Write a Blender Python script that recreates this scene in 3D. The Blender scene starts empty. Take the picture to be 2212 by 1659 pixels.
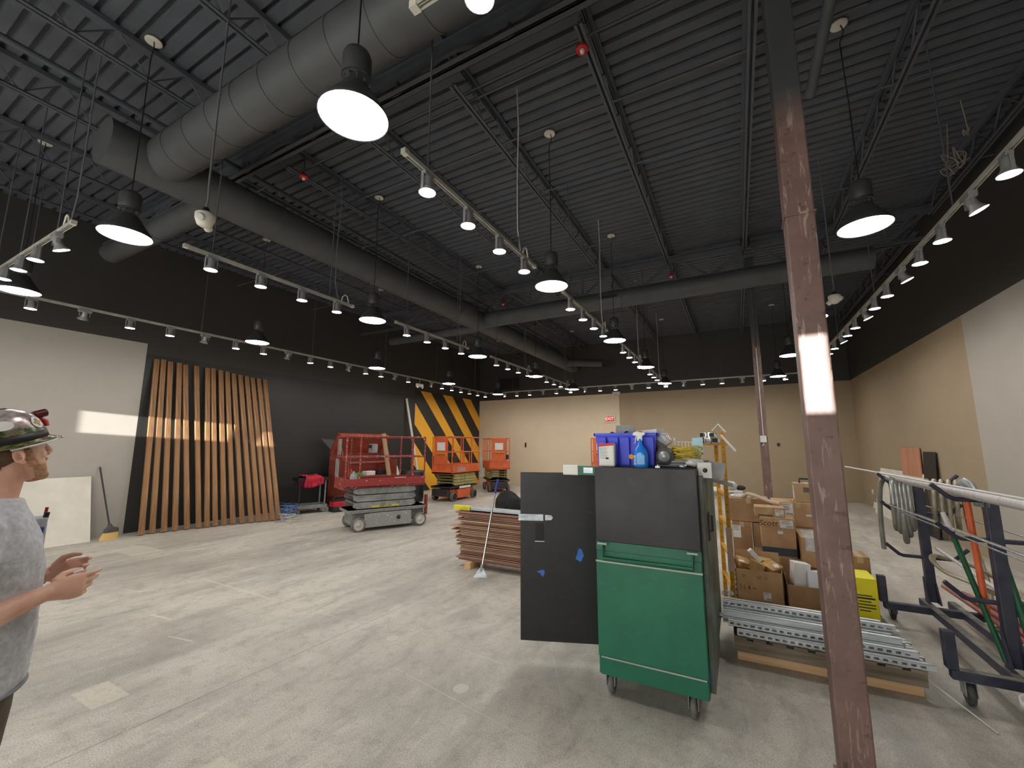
import bpy, bmesh, math, random
from mathutils import Vector, Matrix, Euler, Quaternion
random.seed(7)
SC = bpy.context.scene
COL = SC.collection
PI = math.pi
R = math.radians
V = Vector

# ------------------------------------------------------------------ mesh helpers
class MB:
    """collects shapes and links them as one mesh object"""
    def __init__(s):
        s.v = []; s.f = []; s.mi = []; s.cur = 0; s.sm = []
    def _add(s, vs, fs, smooth=False):
        b = len(s.v)
        s.v.extend([tuple(p) for p in vs])
        for f in fs:
            s.f.append([i + b for i in f]); s.mi.append(s.cur); s.sm.append(smooth)
        return s
    def mat(s, i):
        s.cur = i; return s
    def box(s, x0, x1, y0, y1, z0, z1, M=None):
        vs = [V((x, y, z)) for z in (z0, z1) for y in (y0, y1) for x in (x0, x1)]
        if M is not None: vs = [M @ p for p in vs]
        return s._add(vs, [(0, 2, 3, 1), (4, 5, 7, 6), (0, 1, 5, 4), (2, 6, 7, 3), (0, 4, 6, 2), (1, 3, 7, 5)])
    def cbox(s, c, d, M=None):
        T = Matrix.Translation(c)
        if M is not None: T = T @ M.to_4x4()
        return s.box(-d[0]/2, d[0]/2, -d[1]/2, d[1]/2, -d[2]/2, d[2]/2, T)
    def bar(s, a, b, w, h, up=(0, 0, 1)):
        """rectangular bar from a to b, w across and h along up"""
        a = V(a); b = V(b); d = (b - a); L = d.length; d.normalize(); u = V(up)
        if abs(d.dot(u)) > .999: u = V((0, 1, 0))
        x = d.cross(u).normalized(); u = x.cross(d)
        M = Matrix((x, d, u)).transposed().to_4x4(); M.translation = a
        return s.box(-w/2, w/2, 0, L, -h/2, h/2, M)
    def tube(s, pts, r, n=8, closed=False, caps=True):
        pts = [V(p) for p in pts]; m = len(pts)
        rr = r if isinstance(r, (list, tuple)) else [r] * m
        vs = []; fs = []; prev = None
        for i, p in enumerate(pts):
            if closed: t = pts[(i+1) % m] - pts[i-1]
            else: t = pts[min(i+1, m-1)] - pts[max(i-1, 0)]
            t.normalize()
            if prev is None:
                a = V((0, 0, 1)) if abs(t.z) < .9 else V((1, 0, 0))
                x = t.cross(a).normalized()
            else:
                x = (prev - t * prev.dot(t))
                x = x.normalized() if x.length > 1e-6 else t.orthogonal().normalized()
            prev = x; y = t.cross(x)
            for k in range(n):
                a = 2*PI*k/n
                vs.append(p + (x*math.cos(a) + y*math.sin(a)) * rr[i])
        for i in range(m if closed else m-1):
            j = (i+1) % m
            for k in range(n):
                l = (k+1) % n
                fs.append((i*n+k, i*n+l, j*n+l, j*n+k))
        s._add(vs, fs, n > 5)
        if caps and not closed:
            s._add(vs[:n], [tuple(range(n))[::-1]]); s._add(vs[-n:], [tuple(range(n))])
        return s
    def cyl(s, a, b, r, n=16, r2=None):
        return s.tube([a, b], [r, r if r2 is None else r2], n)
    def lathe(s, prof, n=24, M=None, smooth=True, a0=0, a1=2*PI):
        """prof: list of (r, z)"""
        full = abs(a1-a0-2*PI) < 1e-6
        cnt = n if full else n+1
        vs = []; fs = []
        for r, z in prof:
            for k in range(cnt):
                a = a0 + (a1-a0)*k/n
                p = V((r*math.cos(a), r*math.sin(a), z))
                vs.append(M @ p if M is not None else p)
        for i in range(len(prof)-1):
            for k in range(n):
                l = (k+1) % cnt
                fs.append((i*cnt+k, i*cnt+l, (i+1)*cnt+l, (i+1)*cnt+k))
        return s._add(vs, fs, smooth)
    def prism(s, poly, h, M=None):
        """poly in xy, extruded 0..h in z"""
        n = len(poly)
        vs = [V((x, y, 0)) for x, y in poly] + [V((x, y, h)) for x, y in poly]
        if M is not None: vs = [M @ p for p in vs]
        fs = [tuple(range(n))[::-1], tuple(range(n, 2*n))] + [(i, (i+1) % n, n+(i+1) % n, n+i) for i in range(n)]
        return s._add(vs, fs)
    def poly(s, pts):
        return s._add([V(p) for p in pts], [tuple(range(len(pts)))])
    def ell(s, c, rx, ry, rz, n=16, m=10, M=None):
        vs = []; fs = []
        for i in range(m+1):
            t = PI*i/m
            for k in range(n):
                a = 2*PI*k/n
                p = V((rx*math.sin(t)*math.cos(a), ry*math.sin(t)*math.sin(a), rz*math.cos(t)))
                if M is not None: p = M @ p
                vs.append(p + V(c))
        for i in range(m):
            for k in range(n):
                l = (k+1) % n
                fs.append((i*n+k, (i+1)*n+k, (i+1)*n+l, i*n+l))
        return s._add(vs, fs, True)
    def loft(s, secs, n=16, caps=True):
        """secs: (center, rx, ry, xaxis, yaxis)"""
        vs = []; fs = []
        for c, rx, ry, xa, ya in secs:
            c = V(c); xa = V(xa); ya = V(ya)
            for k in range(n):
                a = 2*PI*k/n
                vs.append(c + xa*rx*math.cos(a) + ya*ry*math.sin(a))
        for i in range(len(secs)-1):
            for k in range(n):
                l = (k+1) % n
                fs.append((i*n+k, i*n+l, (i+1)*n+l, (i+1)*n+k))
        s._add(vs, fs, True)
        if caps:
            s._add(vs[:n], [tuple(range(n))[::-1]]); s._add(vs[-n:], [tuple(range(n))])
        return s
    def build(s, name, mats, parent=None, loc=None, rot=None, bevel=0, smooth=None, weld=False):
        me = bpy.data.meshes.new(name)
        me.from_pydata(s.v, [], s.f)
        if not isinstance(mats, (list, tuple)): mats = [mats]
        for m in mats: me.materials.append(m)
        me.polygons.foreach_set('material_index', s.mi)
        me.polygons.foreach_set('use_smooth', [bool(x) if smooth is None else smooth for x in s.sm])
        if weld:
            bm = bmesh.new(); bm.from_mesh(me); bmesh.ops.remove_doubles(bm, verts=bm.verts, dist=1e-5)
            bmesh.ops.recalc_face_normals(bm, faces=bm.faces); bm.to_mesh(me); bm.free()
        me.update()
        o = bpy.data.objects.new(name, me); COL.objects.link(o)
        if parent is not None: o.parent = parent
        if loc is not None: o.location = loc
        if rot is not None: o.rotation_euler = rot
        if bevel:
            b = o.modifiers.new('edge', 'BEVEL'); b.width = bevel; b.segments = 2; b.limit_method = 'ANGLE'
        return o

def thing(name, label, cat, loc=(0, 0, 0), rz=0, group=None, kind=None):
    o = bpy.data.objects.new(name, None); COL.objects.link(o)
    o.empty_display_size = .1
    o.location = loc; o.rotation_euler = (0, 0, rz)
    return tag(o, label, cat, group, kind)

def tag(o, label=None, cat=None, group=None, kind=None):
    if label: o['label'] = label
    if cat: o['category'] = cat
    if group: o['group'] = group
    if kind: o['kind'] = kind
    return o

def struct(o):
    o['kind'] = 'structure'; return o

def kids(o):
    return [c for c in bpy.data.objects if c.parent == o]

def dup(root, tree, loc, rz=0, label=None, group=None):
    """copy of a thing and its parts; tree is [(child, [grandchildren])]"""
    r = root.copy(); COL.objects.link(r); r.location = loc; r.rotation_euler = (0, 0, rz)
    if label: r['label'] = label
    if group: r['group'] = group
    for c, gs in tree:
        d = c.copy(); COL.objects.link(d); d.parent = r
        for g in gs:
            e = g.copy(); COL.objects.link(e); e.parent = d
    return r

def tree_of(root):
    ks = kids(root)
    return [(k, kids(k)) for k in ks]

def text(body, size, name, mat, parent, M, depth=.0015, align='CENTER', bold=0, shear=0):
    """lettering as a thin mesh"""
    cu = bpy.data.curves.new(name, 'FONT'); cu.body = body; cu.size = size
    cu.extrude = depth/2; cu.align_x = align; cu.align_y = 'CENTER'; cu.resolution_u = 3; cu.offset = bold; cu.shear = shear
    tmp = bpy.data.objects.new('tmp', cu); COL.objects.link(tmp)
    bpy.context.view_layer.update()
    dg = bpy.context.evaluated_depsgraph_get()
    me = bpy.data.meshes.new_from_object(tmp.evaluated_get(dg))
    bpy.data.objects.remove(tmp)
    me.transform(M); me.name = name
    me.materials.clear(); me.materials.append(mat)
    o = bpy.data.objects.new(name, me); COL.objects.link(o); o.parent = parent
    return o

def frame(o, x, y):
    """matrix whose local x and y go along the given axes"""
    x = V(x).normalized(); y = V(y).normalized(); z = x.cross(y)
    M = Matrix((x, y, z)).transposed().to_4x4(); M.translation = V(o); return M

ORD = 'first second third fourth fifth sixth seventh eighth ninth tenth eleventh twelfth thirteenth fourteenth fifteenth sixteenth seventeenth eighteenth nineteenth twentieth twenty-first twenty-second'.split()

# ------------------------------------------------------------------ materials
class NT:
    def __init__(s, m):
        s.t = m.node_tree; s.n = s.t.nodes; s.l = s.t.links
    def new(s, typ, **kw):
        nd = s.n.new(typ)
        for k, v in kw.items(): setattr(nd, k, v)
        return nd
    def set(s, nd, **kw):
        for k, v in kw.items():
            i = nd.inputs[int(k[1:])] if k[0] == '_' and k[1:].isdigit() else nd.inputs[k.replace('_', ' ')]
            if hasattr(v, 'is_output'): s.l.new(v, i)
            else: i.default_value = v
        return nd
    def math(s, op, a, b=0., c=0.):
        nd = s.new('ShaderNodeMath', operation=op)
        return s.set(nd, _0=a, _1=b, _2=c).outputs[0]
    def noise(s, vec, scale, detail=4, rough=.55, dist=0):
        nd = s.new('ShaderNodeTexNoise'); s.l.new(vec, nd.inputs['Vector'])
        s.set(nd, Scale=scale, Detail=detail, Roughness=rough, Distortion=dist)
        return nd.outputs['Fac']
    def ramp(s, fac, stops):
        nd = s.new('ShaderNodeValToRGB'); s.l.new(fac, nd.inputs[0])
        el = nd.color_ramp.elements
        while len(el) < len(stops): el.new(.5)
        for e, (p, c) in zip(el, stops):
            e.position = p; e.color = (c, c, c, 1) if isinstance(c, (int, float)) else (*c, 1)
        return nd.outputs[0]
    def mix(s, fac, a, b, mode='MIX'):
        nd = s.new('ShaderNodeMix', data_type='RGBA', blend_type=mode)
        for i, v in ((0, fac), (6, a), (7, b)):
            if hasattr(v, 'is_output'): s.l.new(v, nd.inputs[i])
            else: nd.inputs[i].default_value = v if i == 0 else (*v, 1)
        return nd.outputs[2]
    def coord(s, scale=(1, 1, 1), rot=(0, 0, 0), kind='Object', loc=(0, 0, 0)):
        tc = s.new('ShaderNodeTexCoord'); mp = s.new('ShaderNodeMapping')
        mp.inputs['Scale'].default_value = scale; mp.inputs['Rotation'].default_value = rot; mp.inputs['Location'].default_value = loc
        s.l.new(tc.outputs[kind], mp.inputs[0]); return mp.outputs[0]
    def bump(s, h, strength=.3, dist=.01):
        nd = s.new('ShaderNodeBump'); s.set(nd, Strength=strength, Distance=dist, Height=h); return nd.outputs[0]
    def sep(s, vec):
        nd = s.new('ShaderNodeSeparateXYZ'); s.l.new(vec, nd.inputs[0]); return nd.outputs

def newmat(name):
    m = bpy.data.materials.new(name); m.use_nodes = True
    t = NT(m); b = t.n['Principled BSDF']
    return m, t, b

def sr(r, g=None, b=None):
    """sRGB 0-255 to linear"""
    if g is None: g = b = r
    f = lambda c: (c/255/12.92) if c/255 <= .04045 else ((c/255+.055)/1.055)**2.4
    return (f(r), f(g), f(b))

def mat(name, col, rough=.6, metal=0., col2=None, scale=6., stretch=(1, 1, 1), bump=0., bscale=60., spec=.5, lo=.35, hi=.65, alpha=1., trans=0., detail=4, coat=0.):
    m, t, b = newmat(name)
    b.inputs['Roughness'].default_value = rough; b.inputs['Metallic'].default_value = metal
    b.inputs['Specular IOR Level'].default_value = spec
    if trans: b.inputs['Transmission Weight'].default_value = trans
    if alpha < 1: b.inputs['Alpha'].default_value = alpha
    if coat: b.inputs['Coat Weight'].default_value = coat
    vec = t.coord(stretch)
    c2 = col2 if col2 is not None else tuple(c*.86 for c in col)
    f = t.ramp(t.noise(vec, scale, detail), [(lo, 0.), (hi, 1.)])
    t.l.new(t.mix(f, col, c2), b.inputs['Base Color'])
    if bump:
        t.l.new(t.bump(t.noise(vec, bscale, 3), bump, .004), b.inputs['Normal'])
    return m

def emit(name, col, strength):
    m, t, b = newmat(name)
    b.inputs['Base Color'].default_value = (.8, .8, .8, 1)
    b.inputs['Emission Color'].default_value = (*col, 1); b.inputs['Emission Strength'].default_value = strength
    return m
# ------------------------------------------------------------------ palette
BLACK_STEEL = mat('ceiling_black_paint', sr(84, 88, 96), .7, col2=sr(76, 80, 88), scale=3)
DUCT = mat('duct_black_paint', sr(80, 82, 84), .6, col2=sr(71, 73, 75), scale=2)
GALV = mat('galvanised_steel', sr(196, 203, 208), .38, .75, col2=sr(150, 160, 168), scale=9, stretch=(.6, 4, 4))
TRACK = mat('track_grey', sr(205, 203, 195), .4, .2, col2=sr(180, 180, 172))
HEADGREY = mat('lamp_head_grey', sr(175, 176, 178), .35, .4)
DARKHOUSE = mat('pendant_charcoal', sr(64, 65, 66), .5)
WHITE = mat('white_plastic', sr(228, 228, 224), .45)
WARMWHITE = mat('off_white_enamel', sr(216, 212, 200), .5)
BLACKPL = mat('black_plastic', sr(26, 26, 28), .5, col2=sr(38, 38, 40))
RUBBER = mat('grey_rubber', sr(120, 120, 118), .8, col2=sr(88, 88, 86), scale=12)
DARKRUB = mat('dark_rubber', sr(52, 52, 52), .8, col2=sr(95, 95, 92), scale=14)
RED = mat('red_plastic', sr(190, 40, 36), .45)
RODG = mat('dull_grey_rod', sr(104, 106, 108), .5)
CORD = mat('black_cord', sr(24, 24, 25), .6)
CHROME = mat('bright_steel', sr(210, 212, 215), .2, 1.)
GLOW = emit('lamp_glow_white', (1., .97, .93), 36.)
GLOWT = emit('track_lamp_glow', (1., .94, .86), 85.)
EXITRED = emit('exit_letters_glow', (1., .12, .1), 1.6)
PAPER = mat('white_paper', sr(232, 232, 230), .8)
INK = mat('printed_ink', sr(50, 48, 46), .8)
KRAFT = mat('kraft_cardboard', sr(186, 150, 112), .85, col2=sr(168, 134, 98), scale=7, bump=.1)
KRAFTD = mat('brown_cardboard', sr(166, 132, 98), .85, col2=sr(150, 118, 86), scale=7, bump=.1)
KRAFTY = mat('yellowish_cardboard', sr(190, 155, 100), .85, col2=sr(160, 128, 80), scale=9, bump=.1)
TAPEK = mat('packing_tape', sr(186, 160, 122), .35)
YELLOW = mat('yellow_fibreglass', sr(214, 160, 40), .5, col2=sr(196, 140, 30), scale=9)
ORANGE = mat('orange_machine_paint', sr(222, 108, 62), .45, col2=sr(202, 92, 50), scale=5)
OLIVE = mat('olive_arm_paint', sr(176, 168, 112), .5, col2=sr(150, 142, 92), scale=6)
NAVY = mat('navy_steel_paint', sr(42, 46, 68), .45, col2=sr(70, 72, 86), scale=8)
DUSTY = mat('dusty_steel_top', sr(150, 146, 136), .8, col2=sr(96, 96, 98), scale=10)
TWINE = mat('metal_conduit_grey', sr(170, 168, 160), .35, .5, col2=sr(140, 138, 130))

def wood(name, c1, c2, c3, axis=2, scale=1., rough=.65):
    m, t, b = newmat(name)
    st = [14*scale]*3; st[axis] = .7*scale
    vec = t.coord(tuple(st))
    n1 = t.noise(vec, 1.6, 6, .6, .6)
    col = t.ramp(n1, [(.28, c1), (.5, c2), (.72, c3)])
    st2 = [30*scale]*3; st2[axis] = 9*scale
    kn = t.ramp(t.noise(t.coord(tuple(st2), loc=(3, 5, 7)), .5, 3), [(.62, 0.), (.72, .55)])
    t.l.new(t.mix(kn, col, tuple(x*.35 for x in c1)), b.inputs['Base Color'])
    b.inputs['Roughness'].default_value = rough
    t.l.new(t.bump(n1, .15, .003), b.inputs['Normal'])
    return m
STAINED = wood('stained_fir', sr(96, 66, 42), sr(142, 103, 67), sr(170, 131, 92), 1)
PALLETW = wood('weathered_pallet_wood', sr(82, 72, 62), sr(118, 105, 90), sr(146, 132, 114), 0)
FRESHW = wood('fresh_lumber', sr(190, 150, 110), sr(212, 174, 132), sr(224, 194, 156), 0)
BROWNB = wood('brown_siding', sr(126, 92, 72), sr(156, 120, 98), sr(186, 154, 130), 0)
BROWNC = wood('red_brown_siding', sr(112, 76, 62), sr(138, 98, 82), sr(160, 120, 102), 0)
BROWND = wood('pale_brown_siding', sr(160, 130, 104), sr(186, 156, 128), sr(204, 178, 152), 0)
PLY = wood('reddish_plywood', sr(172, 112, 84), sr(192, 134, 104), sr(206, 150, 118), 2)

def floor_mat():
    m, t, b = newmat('ground_concrete')
    p = t.coord(); x, y, z = t.sep(p)
    big = t.noise(p, .55, 5, .6)
    st = t.noise(t.coord((1.7, .32, 1), (0, 0, R(6))), 1.1, 6, .62, .4)
    st2 = t.noise(t.coord((2.6, 1.0, 1), (0, 0, R(-14)), loc=(3, 1, 0)), 1.5, 8, .7, .6)
    fine = t.noise(p, 9, 6, .7)
    grit = t.noise(p, 120, 2, .5)
    base = t.ramp(big, [(.3, sr(172, 167, 158)), (.52, sr(198, 193, 183)), (.72, sr(212, 206, 194))])
    base = t.mix(t.ramp(st, [(.36, .6), (.52, 0.)]), base, sr(152, 149, 143))
    base = t.mix(t.ramp(st, [(.56, 0.), (.72, .45)]), base, sr(224, 218, 206))
    base = t.mix(t.ramp(st2, [(.34, .55), (.5, 0.)]), base, sr(146, 142, 134)); base = t.mix(t.ramp(st2, [(.56, 0.), (.7, .5)]), base, sr(228, 223, 212))
    base = t.mix(t.ramp(fine, [(.3, .5), (.5, 0.)]), base, sr(136, 131, 123))
    base = t.mix(t.ramp(grit, [(.36, .5), (.5, 0.)]), base, sr(134, 128, 119))
    base = t.mix(t.ramp(grit, [(.6, 0.), (.72, .5)]), base, sr(230, 225, 214))
    def seg(x0, y0, x1, y1, w, soft=.004):
        """mask of a thin line between two floor points"""
        L = math.hypot(x1-x0, y1-y0); dx, dy = (x1-x0)/L, (y1-y0)/L
        u = t.math('ADD', t.math('MULTIPLY', t.math('SUBTRACT', x, x0), dx), t.math('MULTIPLY', t.math('SUBTRACT', y, y0), dy))
        v = t.math('SUBTRACT', t.math('MULTIPLY', t.math('SUBTRACT', y, y0), dx), t.math('MULTIPLY', t.math('SUBTRACT', x, x0), dy))
        a = t.math('LESS_THAN', t.math('ABSOLUTE', t.math('SUBTRACT', u, L/2)), L/2)
        return t.math('MULTIPLY', a, t.math('LESS_THAN', t.math('ABSOLUTE', v), w/2))
    wob = t.math('ADD', .45, t.math('MULTIPLY', fine, .6))
    for (a, c, w, col, k) in (
        ((-7.93, 1.0), (-8.02, 5.4), .022, sr(226, 222, 212), .8), ((-9.0, 1.6), (-9.15, 5.2), .03, sr(214, 208, 196), .6),
        ((-5.93, 3.04), (-4.6, 3.02), .02, sr(222, 216, 202), .7), ((-4.6, 3.05), (-3.2, 3.02), .012, sr(208, 202, 190), .6),
        ((-3.3, .4), (-3.05, 6.4), .009, sr(98, 94, 88), .7), ((-2.14, 3.07), (-1.7, 3.03), .012, sr(214, 208, 198), .5),
        ((-2.4, 2.6), (-1.0, 2.35), .009, sr(214, 210, 200), .45), ((-1.5, 3.5), (-.9, 2.4), .008, sr(206, 202, 192), .4),
        ((-5.2, 2.2), (-4.9, 2.24), .03, sr(222, 218, 208), .7), ((-4.5, 2.05), (-4.2, 2.1), .02, sr(222, 218, 208), .6),
        ((-6.3, 2.4), (-6.1, 2.46), .03, sr(222, 218, 208), .6), ((-5.6, 1.2), (-5.1, 1.3), .025, sr(214, 210, 200), .4)):
        base = t.mix(t.math('MULTIPLY', seg(*a, *c, w), t.math('MULTIPLY', wob, k)), base, col)
    speck = t.ramp(t.noise(p, 30, 3, .7), [(.30, .55), (.52, 0.)])
    for (x0, x1, y0, y1) in ((-4.04, -3.7, 1.31, 1.5), (-2.56, -2.24, 1.27, 1.48), (-8.9, -8.1, 3.1, 3.5)):
        mk = t.math('MULTIPLY', t.math('LESS_THAN', t.math('ABSOLUTE', t.math('SUBTRACT', x, (x0+x1)/2)), (x1-x0)/2),
                    t.math('LESS_THAN', t.math('ABSOLUTE', t.math('SUBTRACT', y, (y0+y1)/2)), (y1-y0)/2))
        base = t.mix(t.math('MULTIPLY', mk, .6), base, t.mix(speck, sr(214, 207, 192), sr(166, 156, 136)))
    for cx, cy, rr in ((-1.79, 2.61, .055), (-2.75, 2.95, .05), (-1.2, 2.0, .02)):
        d = t.math('ADD', t.math('POWER', t.math('SUBTRACT', x, cx), 2.), t.math('POWER', t.math('SUBTRACT', y, cy), 2.))
        base = t.mix(t.math('MULTIPLY', t.math('LESS_THAN', d, rr*rr), .6), base, sr(206, 201, 188))
    t.l.new(base, b.inputs['Base Color'])
    t.l.new(t.ramp(big, [(.3, .42), (.7, .62)]), b.inputs['Roughness'])
    t.l.new(t.bump(t.math('ADD', grit, fine), .12, .003), b.inputs['Normal'])
    return m
FLOOR = floor_mat()
def wallmat(name, c, v=.96, rough=.75):
    return mat(name, c, rough, col2=tuple(x*v for x in c), scale=2.2, bump=.12, bscale=220)
BEIGE = wallmat('light_beige_paint', sr(176, 171, 163))
BEIGEB = wallmat('warm_beige_paint', sr(216, 202, 176))
TAUPE = wallmat('taupe_paint', sr(164, 147, 122))
WBLACK = wallmat('black_wall_paint', sr(62, 60, 58), .92, .6)
WBLACK2 = wallmat('darker_wall_black', sr(44, 43, 42), .92, .5)  # darker black for the lower wall
STRIPE = wallmat('yellow_stripe_paint', sr(250, 184, 54), .96, .5)

# ------------------------------------------------------------------ room shell
XL, XR, YB, YF, ZC, HB = -10.3, 3.19, 16.1, -3.2, 5.72, 3.66
m = MB(); m.box(XL-.3, XR+.3, YF-.3, YB+.3, -.3, 0); struct(m.build('floor', FLOOR))

# metal roof deck: flats with narrow grooves running across the room
m = MB(); prof = []; y = YF-.2
while y < YB+.2:
    prof += [(y, ZC), (y+.098, ZC), (y+.106, ZC+.045), (y+.144, ZC+.045)]; y += .152
for i in range(len(prof)-1):
    (y0, z0), (y1, z1) = prof[i], prof[i+1]
    m.poly([(XL-.2, y0, z0), (XL-.2, y1, z1), (XR+.2, y1, z1), (XR+.2, y0, z0)])
m.box(XL-.3, XR+.3, YF-.3, YB+.3, ZC+.06, ZC+.3)
struct(m.build('ceiling', BLACK_STEEL))

def wall_quads(name, mats, quads, slab):
    """painted faces (material index, corner points) and the slab behind them"""
    m = MB()
    for mi, pts in quads:
        m.mat(mi).poly(pts)
    m.mat(0).box(*slab)
    return struct(m.build(name, mats))
L = XL
def lq(mi, y0, y1, z0, z1): return (mi, [(L, y0, z0), (L, y1, z0), (L, y1, z1), (L, y0, z1)])
q = [lq(1, YF, 3.755, 0, HB), lq(0, YF, YB, HB, ZC+.06), lq(2, 3.755, 11.73, 0, 3.46), lq(0, 3.755, 11.73, 3.46, HB), lq(2, 11.73, YB, 0, HB)]
def sp(*pts): return (3, [(L+.003, y, z) for y, z in pts])
k = 1.0
# yellow diagonal stripes, slope about -1 (down towards the far corner)
q += [sp((12.013, HB), (12.6, HB), (15.37, .86), (16.09, .16), (16.09, 0), (15.66, 0)),
      sp((13.36, HB), (14.0, HB), (16.09, 1.52), (16.09, .86)),
      sp((14.72, HB), (15.36, HB), (16.09, 2.9), (16.09, 2.28)),
      sp((11.74, 3.2), (11.74, 2.42), (14.17, 0), (14.86, 0)),
      sp((11.74, 1.78), (11.74, 1.0), (12.73, 0), (13.5, 0))]
q[5] = sp((12.013, HB), (12.62, HB), (16.09, .1), (16.09, 0), (15.66, 0))
wall_quads('wall_left', [WBLACK, BEIGE, WBLACK2, STRIPE], q, (XL-.3, XL-.004, YF-.3, YB+.3, 0, ZC+.06))
B = YB
def bq(mi, x0, x1, z0, z1): return (mi, [(x1, B, z0), (x0, B, z0), (x0, B, z1), (x1, B, z1)])
wall_quads('wall_far', [WBLACK, BEIGEB, TAUPE], [bq(0, XL, XR, HB, ZC+.06), bq(1, XL, -3.92, 0, HB), bq(2, -3.92, XR, 0, HB)], (XL-.3, XR+.3, YB+.004, YB+.3, 0, ZC+.06))
X = XR
def rq(mi, y0, y1, z0, z1): return (mi, [(X, y1, z0), (X, y0, z0), (X, y0, z1), (X, y1, z1)])
wall_quads('wall_right', [WBLACK, BEIGE, TAUPE], [rq(0, YF, YB, HB, ZC+.06), rq(1, YF, 8.8, 0, HB), rq(2, 8.8, YB, 0, HB)], (XR+.004, XR+.3, YF-.3, YB+.3, 0, ZC+.06))

# storefront wall behind the viewpoint with two narrow high openings that let the low sun in
def front_wall(openings):
    m = MB(); xs = sorted({XL, XR, *[a for o in openings for a in o[:2]]}); zs = sorted({0, ZC+.06, *[a for o in openings for a in o[2:]]})
    for i in range(len(xs)-1):
        for j in range(len(zs)-1):
            cx, cz = (xs[i]+xs[i+1])/2, (zs[j]+zs[j+1])/2
            if any(o[0] < cx < o[1] and o[2] < cz < o[3] for o in openings): continue
            m.box(xs[i], xs[i+1], YF-.15, YF, zs[j], zs[j+1])
    return struct(m.build('wall_front', BEIGE))
SUNK, SUNZ = -.30, -.065          # sideways and downward travel of the sun per metre of depth
def back_to_front(x, y, z): return (x - SUNK*(y-YF), z - SUNZ*(y-YF))
xa, za = back_to_front(XL, 3.02, 1.87); xb, zb = back_to_front(XL, 6.75, 2.13)
xc, zc = back_to_front(.340, 2.79, 1.84); xd, zd = back_to_front(.483, 2.79, 2.27)
xe, _ = back_to_front(XL, 7.75, 1.8); xf, _ = back_to_front(XL, 9.0, 1.8)
OPEN = [(xa, xb, za, zd), (xc-.01, xd+.012, zc, zd), (xe, xf, za-.05, zd-.1)]
# unseen translucent white film panes, added for soft fill light; clear gaps only where the sun shows in the room
FILL_PANES = [(-8.9, -6.3), (-6.2, -3.6), (-3.5, -.9), (-.8, .7), (1.95, 2.5)]
GZ0, GZ1 = .25, 3.05
front_wall([(a, b, GZ0, GZ1) for a, b in FILL_PANES])
def film():
    m = bpy.data.materials.new('translucent_fill_film'); m.use_nodes = True
    t = NT(m); t.n.remove(t.n['Principled BSDF'])
    tr = t.new('ShaderNodeBsdfTranslucent'); df = t.new('ShaderNodeBsdfDiffuse'); mx = t.new('ShaderNodeMixShader')
    tr.inputs[0].default_value = (.93, .94, .93, 1); df.inputs[0].default_value = (.8, .8, .78, 1); mx.inputs[0].default_value = .2
    t.l.new(tr.outputs[0], mx.inputs[1]); t.l.new(df.outputs[0], mx.inputs[2]); t.l.new(mx.outputs[0], t.n['Material Output'].inputs[0])
    return m
FILM = film()
for i, (a, b) in enumerate(FILL_PANES):
    gaps = [(max(a, g[0]), min(b, g[1]), g[2], g[3]) for g in OPEN if g[1] > a and g[0] < b]
    xs = sorted({a, b, *[q for g in gaps for q in g[:2]]}); zs = sorted({GZ0, GZ1, *[q for g in gaps for q in g[2:]]})
    m = MB()
    for j in range(len(xs)-1):
        for k in range(len(zs)-1):
            cx, cz = (xs[j]+xs[j+1])/2, (zs[k]+zs[k+1])/2
            if any(g[0] < cx < g[1] and g[2] < cz < g[3] for g in gaps): continue
            m.poly([(xs[j], YF-.08, zs[k]), (xs[j+1], YF-.08, zs[k]), (xs[j+1], YF-.08, zs[k+1]), (xs[j], YF-.08, zs[k+1])])
    struct(m.build(f'fill_pane_{i+1}', FILM))

def trim(name, box, mt): return struct(MB().box(*box).build(name, mt))
BASEM = mat('dark_base_strip', sr(120, 112, 100), .6)
trim('baseboard_far', (-3.9, XR, YB-.012, YB, 0, .01), BASEM)
trim('trim_1', (XL, XL+.006, 11.725, 11.735, 0, HB), WBLACK)

# ------------------------------------------------------------------ steel: joists, girders, columns
def ceiling_beam(x):
    o = struct(thing('ceiling_beam', None, None, (x, 0, 0)))
    y0, y1 = 3.0, YB-.05
    m = MB()
    for s in (-1, 1): m.box(s*.022-.016, s*.022+.016, y0+.1, 8.72, 5.36, 5.372).box(s*.008-.003, s*.008+.003, y0+.1, 8.72, 5.36, 5.40)
    for s in (-1, 1): m.box(s*.022-.016, s*.022+.016, 9.35, y1-.3, 5.36, 5.372).box(s*.008-.003, s*.008+.003, 9.35, y1-.3, 5.36, 5.40)
    m.build('bottom_chord', BLACK_STEEL, o)
    m = MB()
    for s in (-1, 1): m.box(s*.03-.024, s*.03+.024, y0-.1, y1, 5.70, 5.714).box(s*.01-.003, s*.01+.003, y0-.1, y1, 5.655, 5.70)
    m.build('top_chord', BLACK_STEEL, o)
    m = MB(); pts = []
    for a, b in ((y0+.1, 8.7), (9.4, y1-.3)):
        n = int((b-a)/.3); n -= n % 2; pts = [(0, a+(b-a)*i/n, 5.375 if i % 2 == 0 else 5.69) for i in range(n+1)]
        m.tube(pts, .011, 5)
    m.build('web', BLACK_STEEL, o)
    return o
for k in range(-2, 8):
    ceiling_beam(.366-1.37*k if k > -2 else 3.0)
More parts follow.
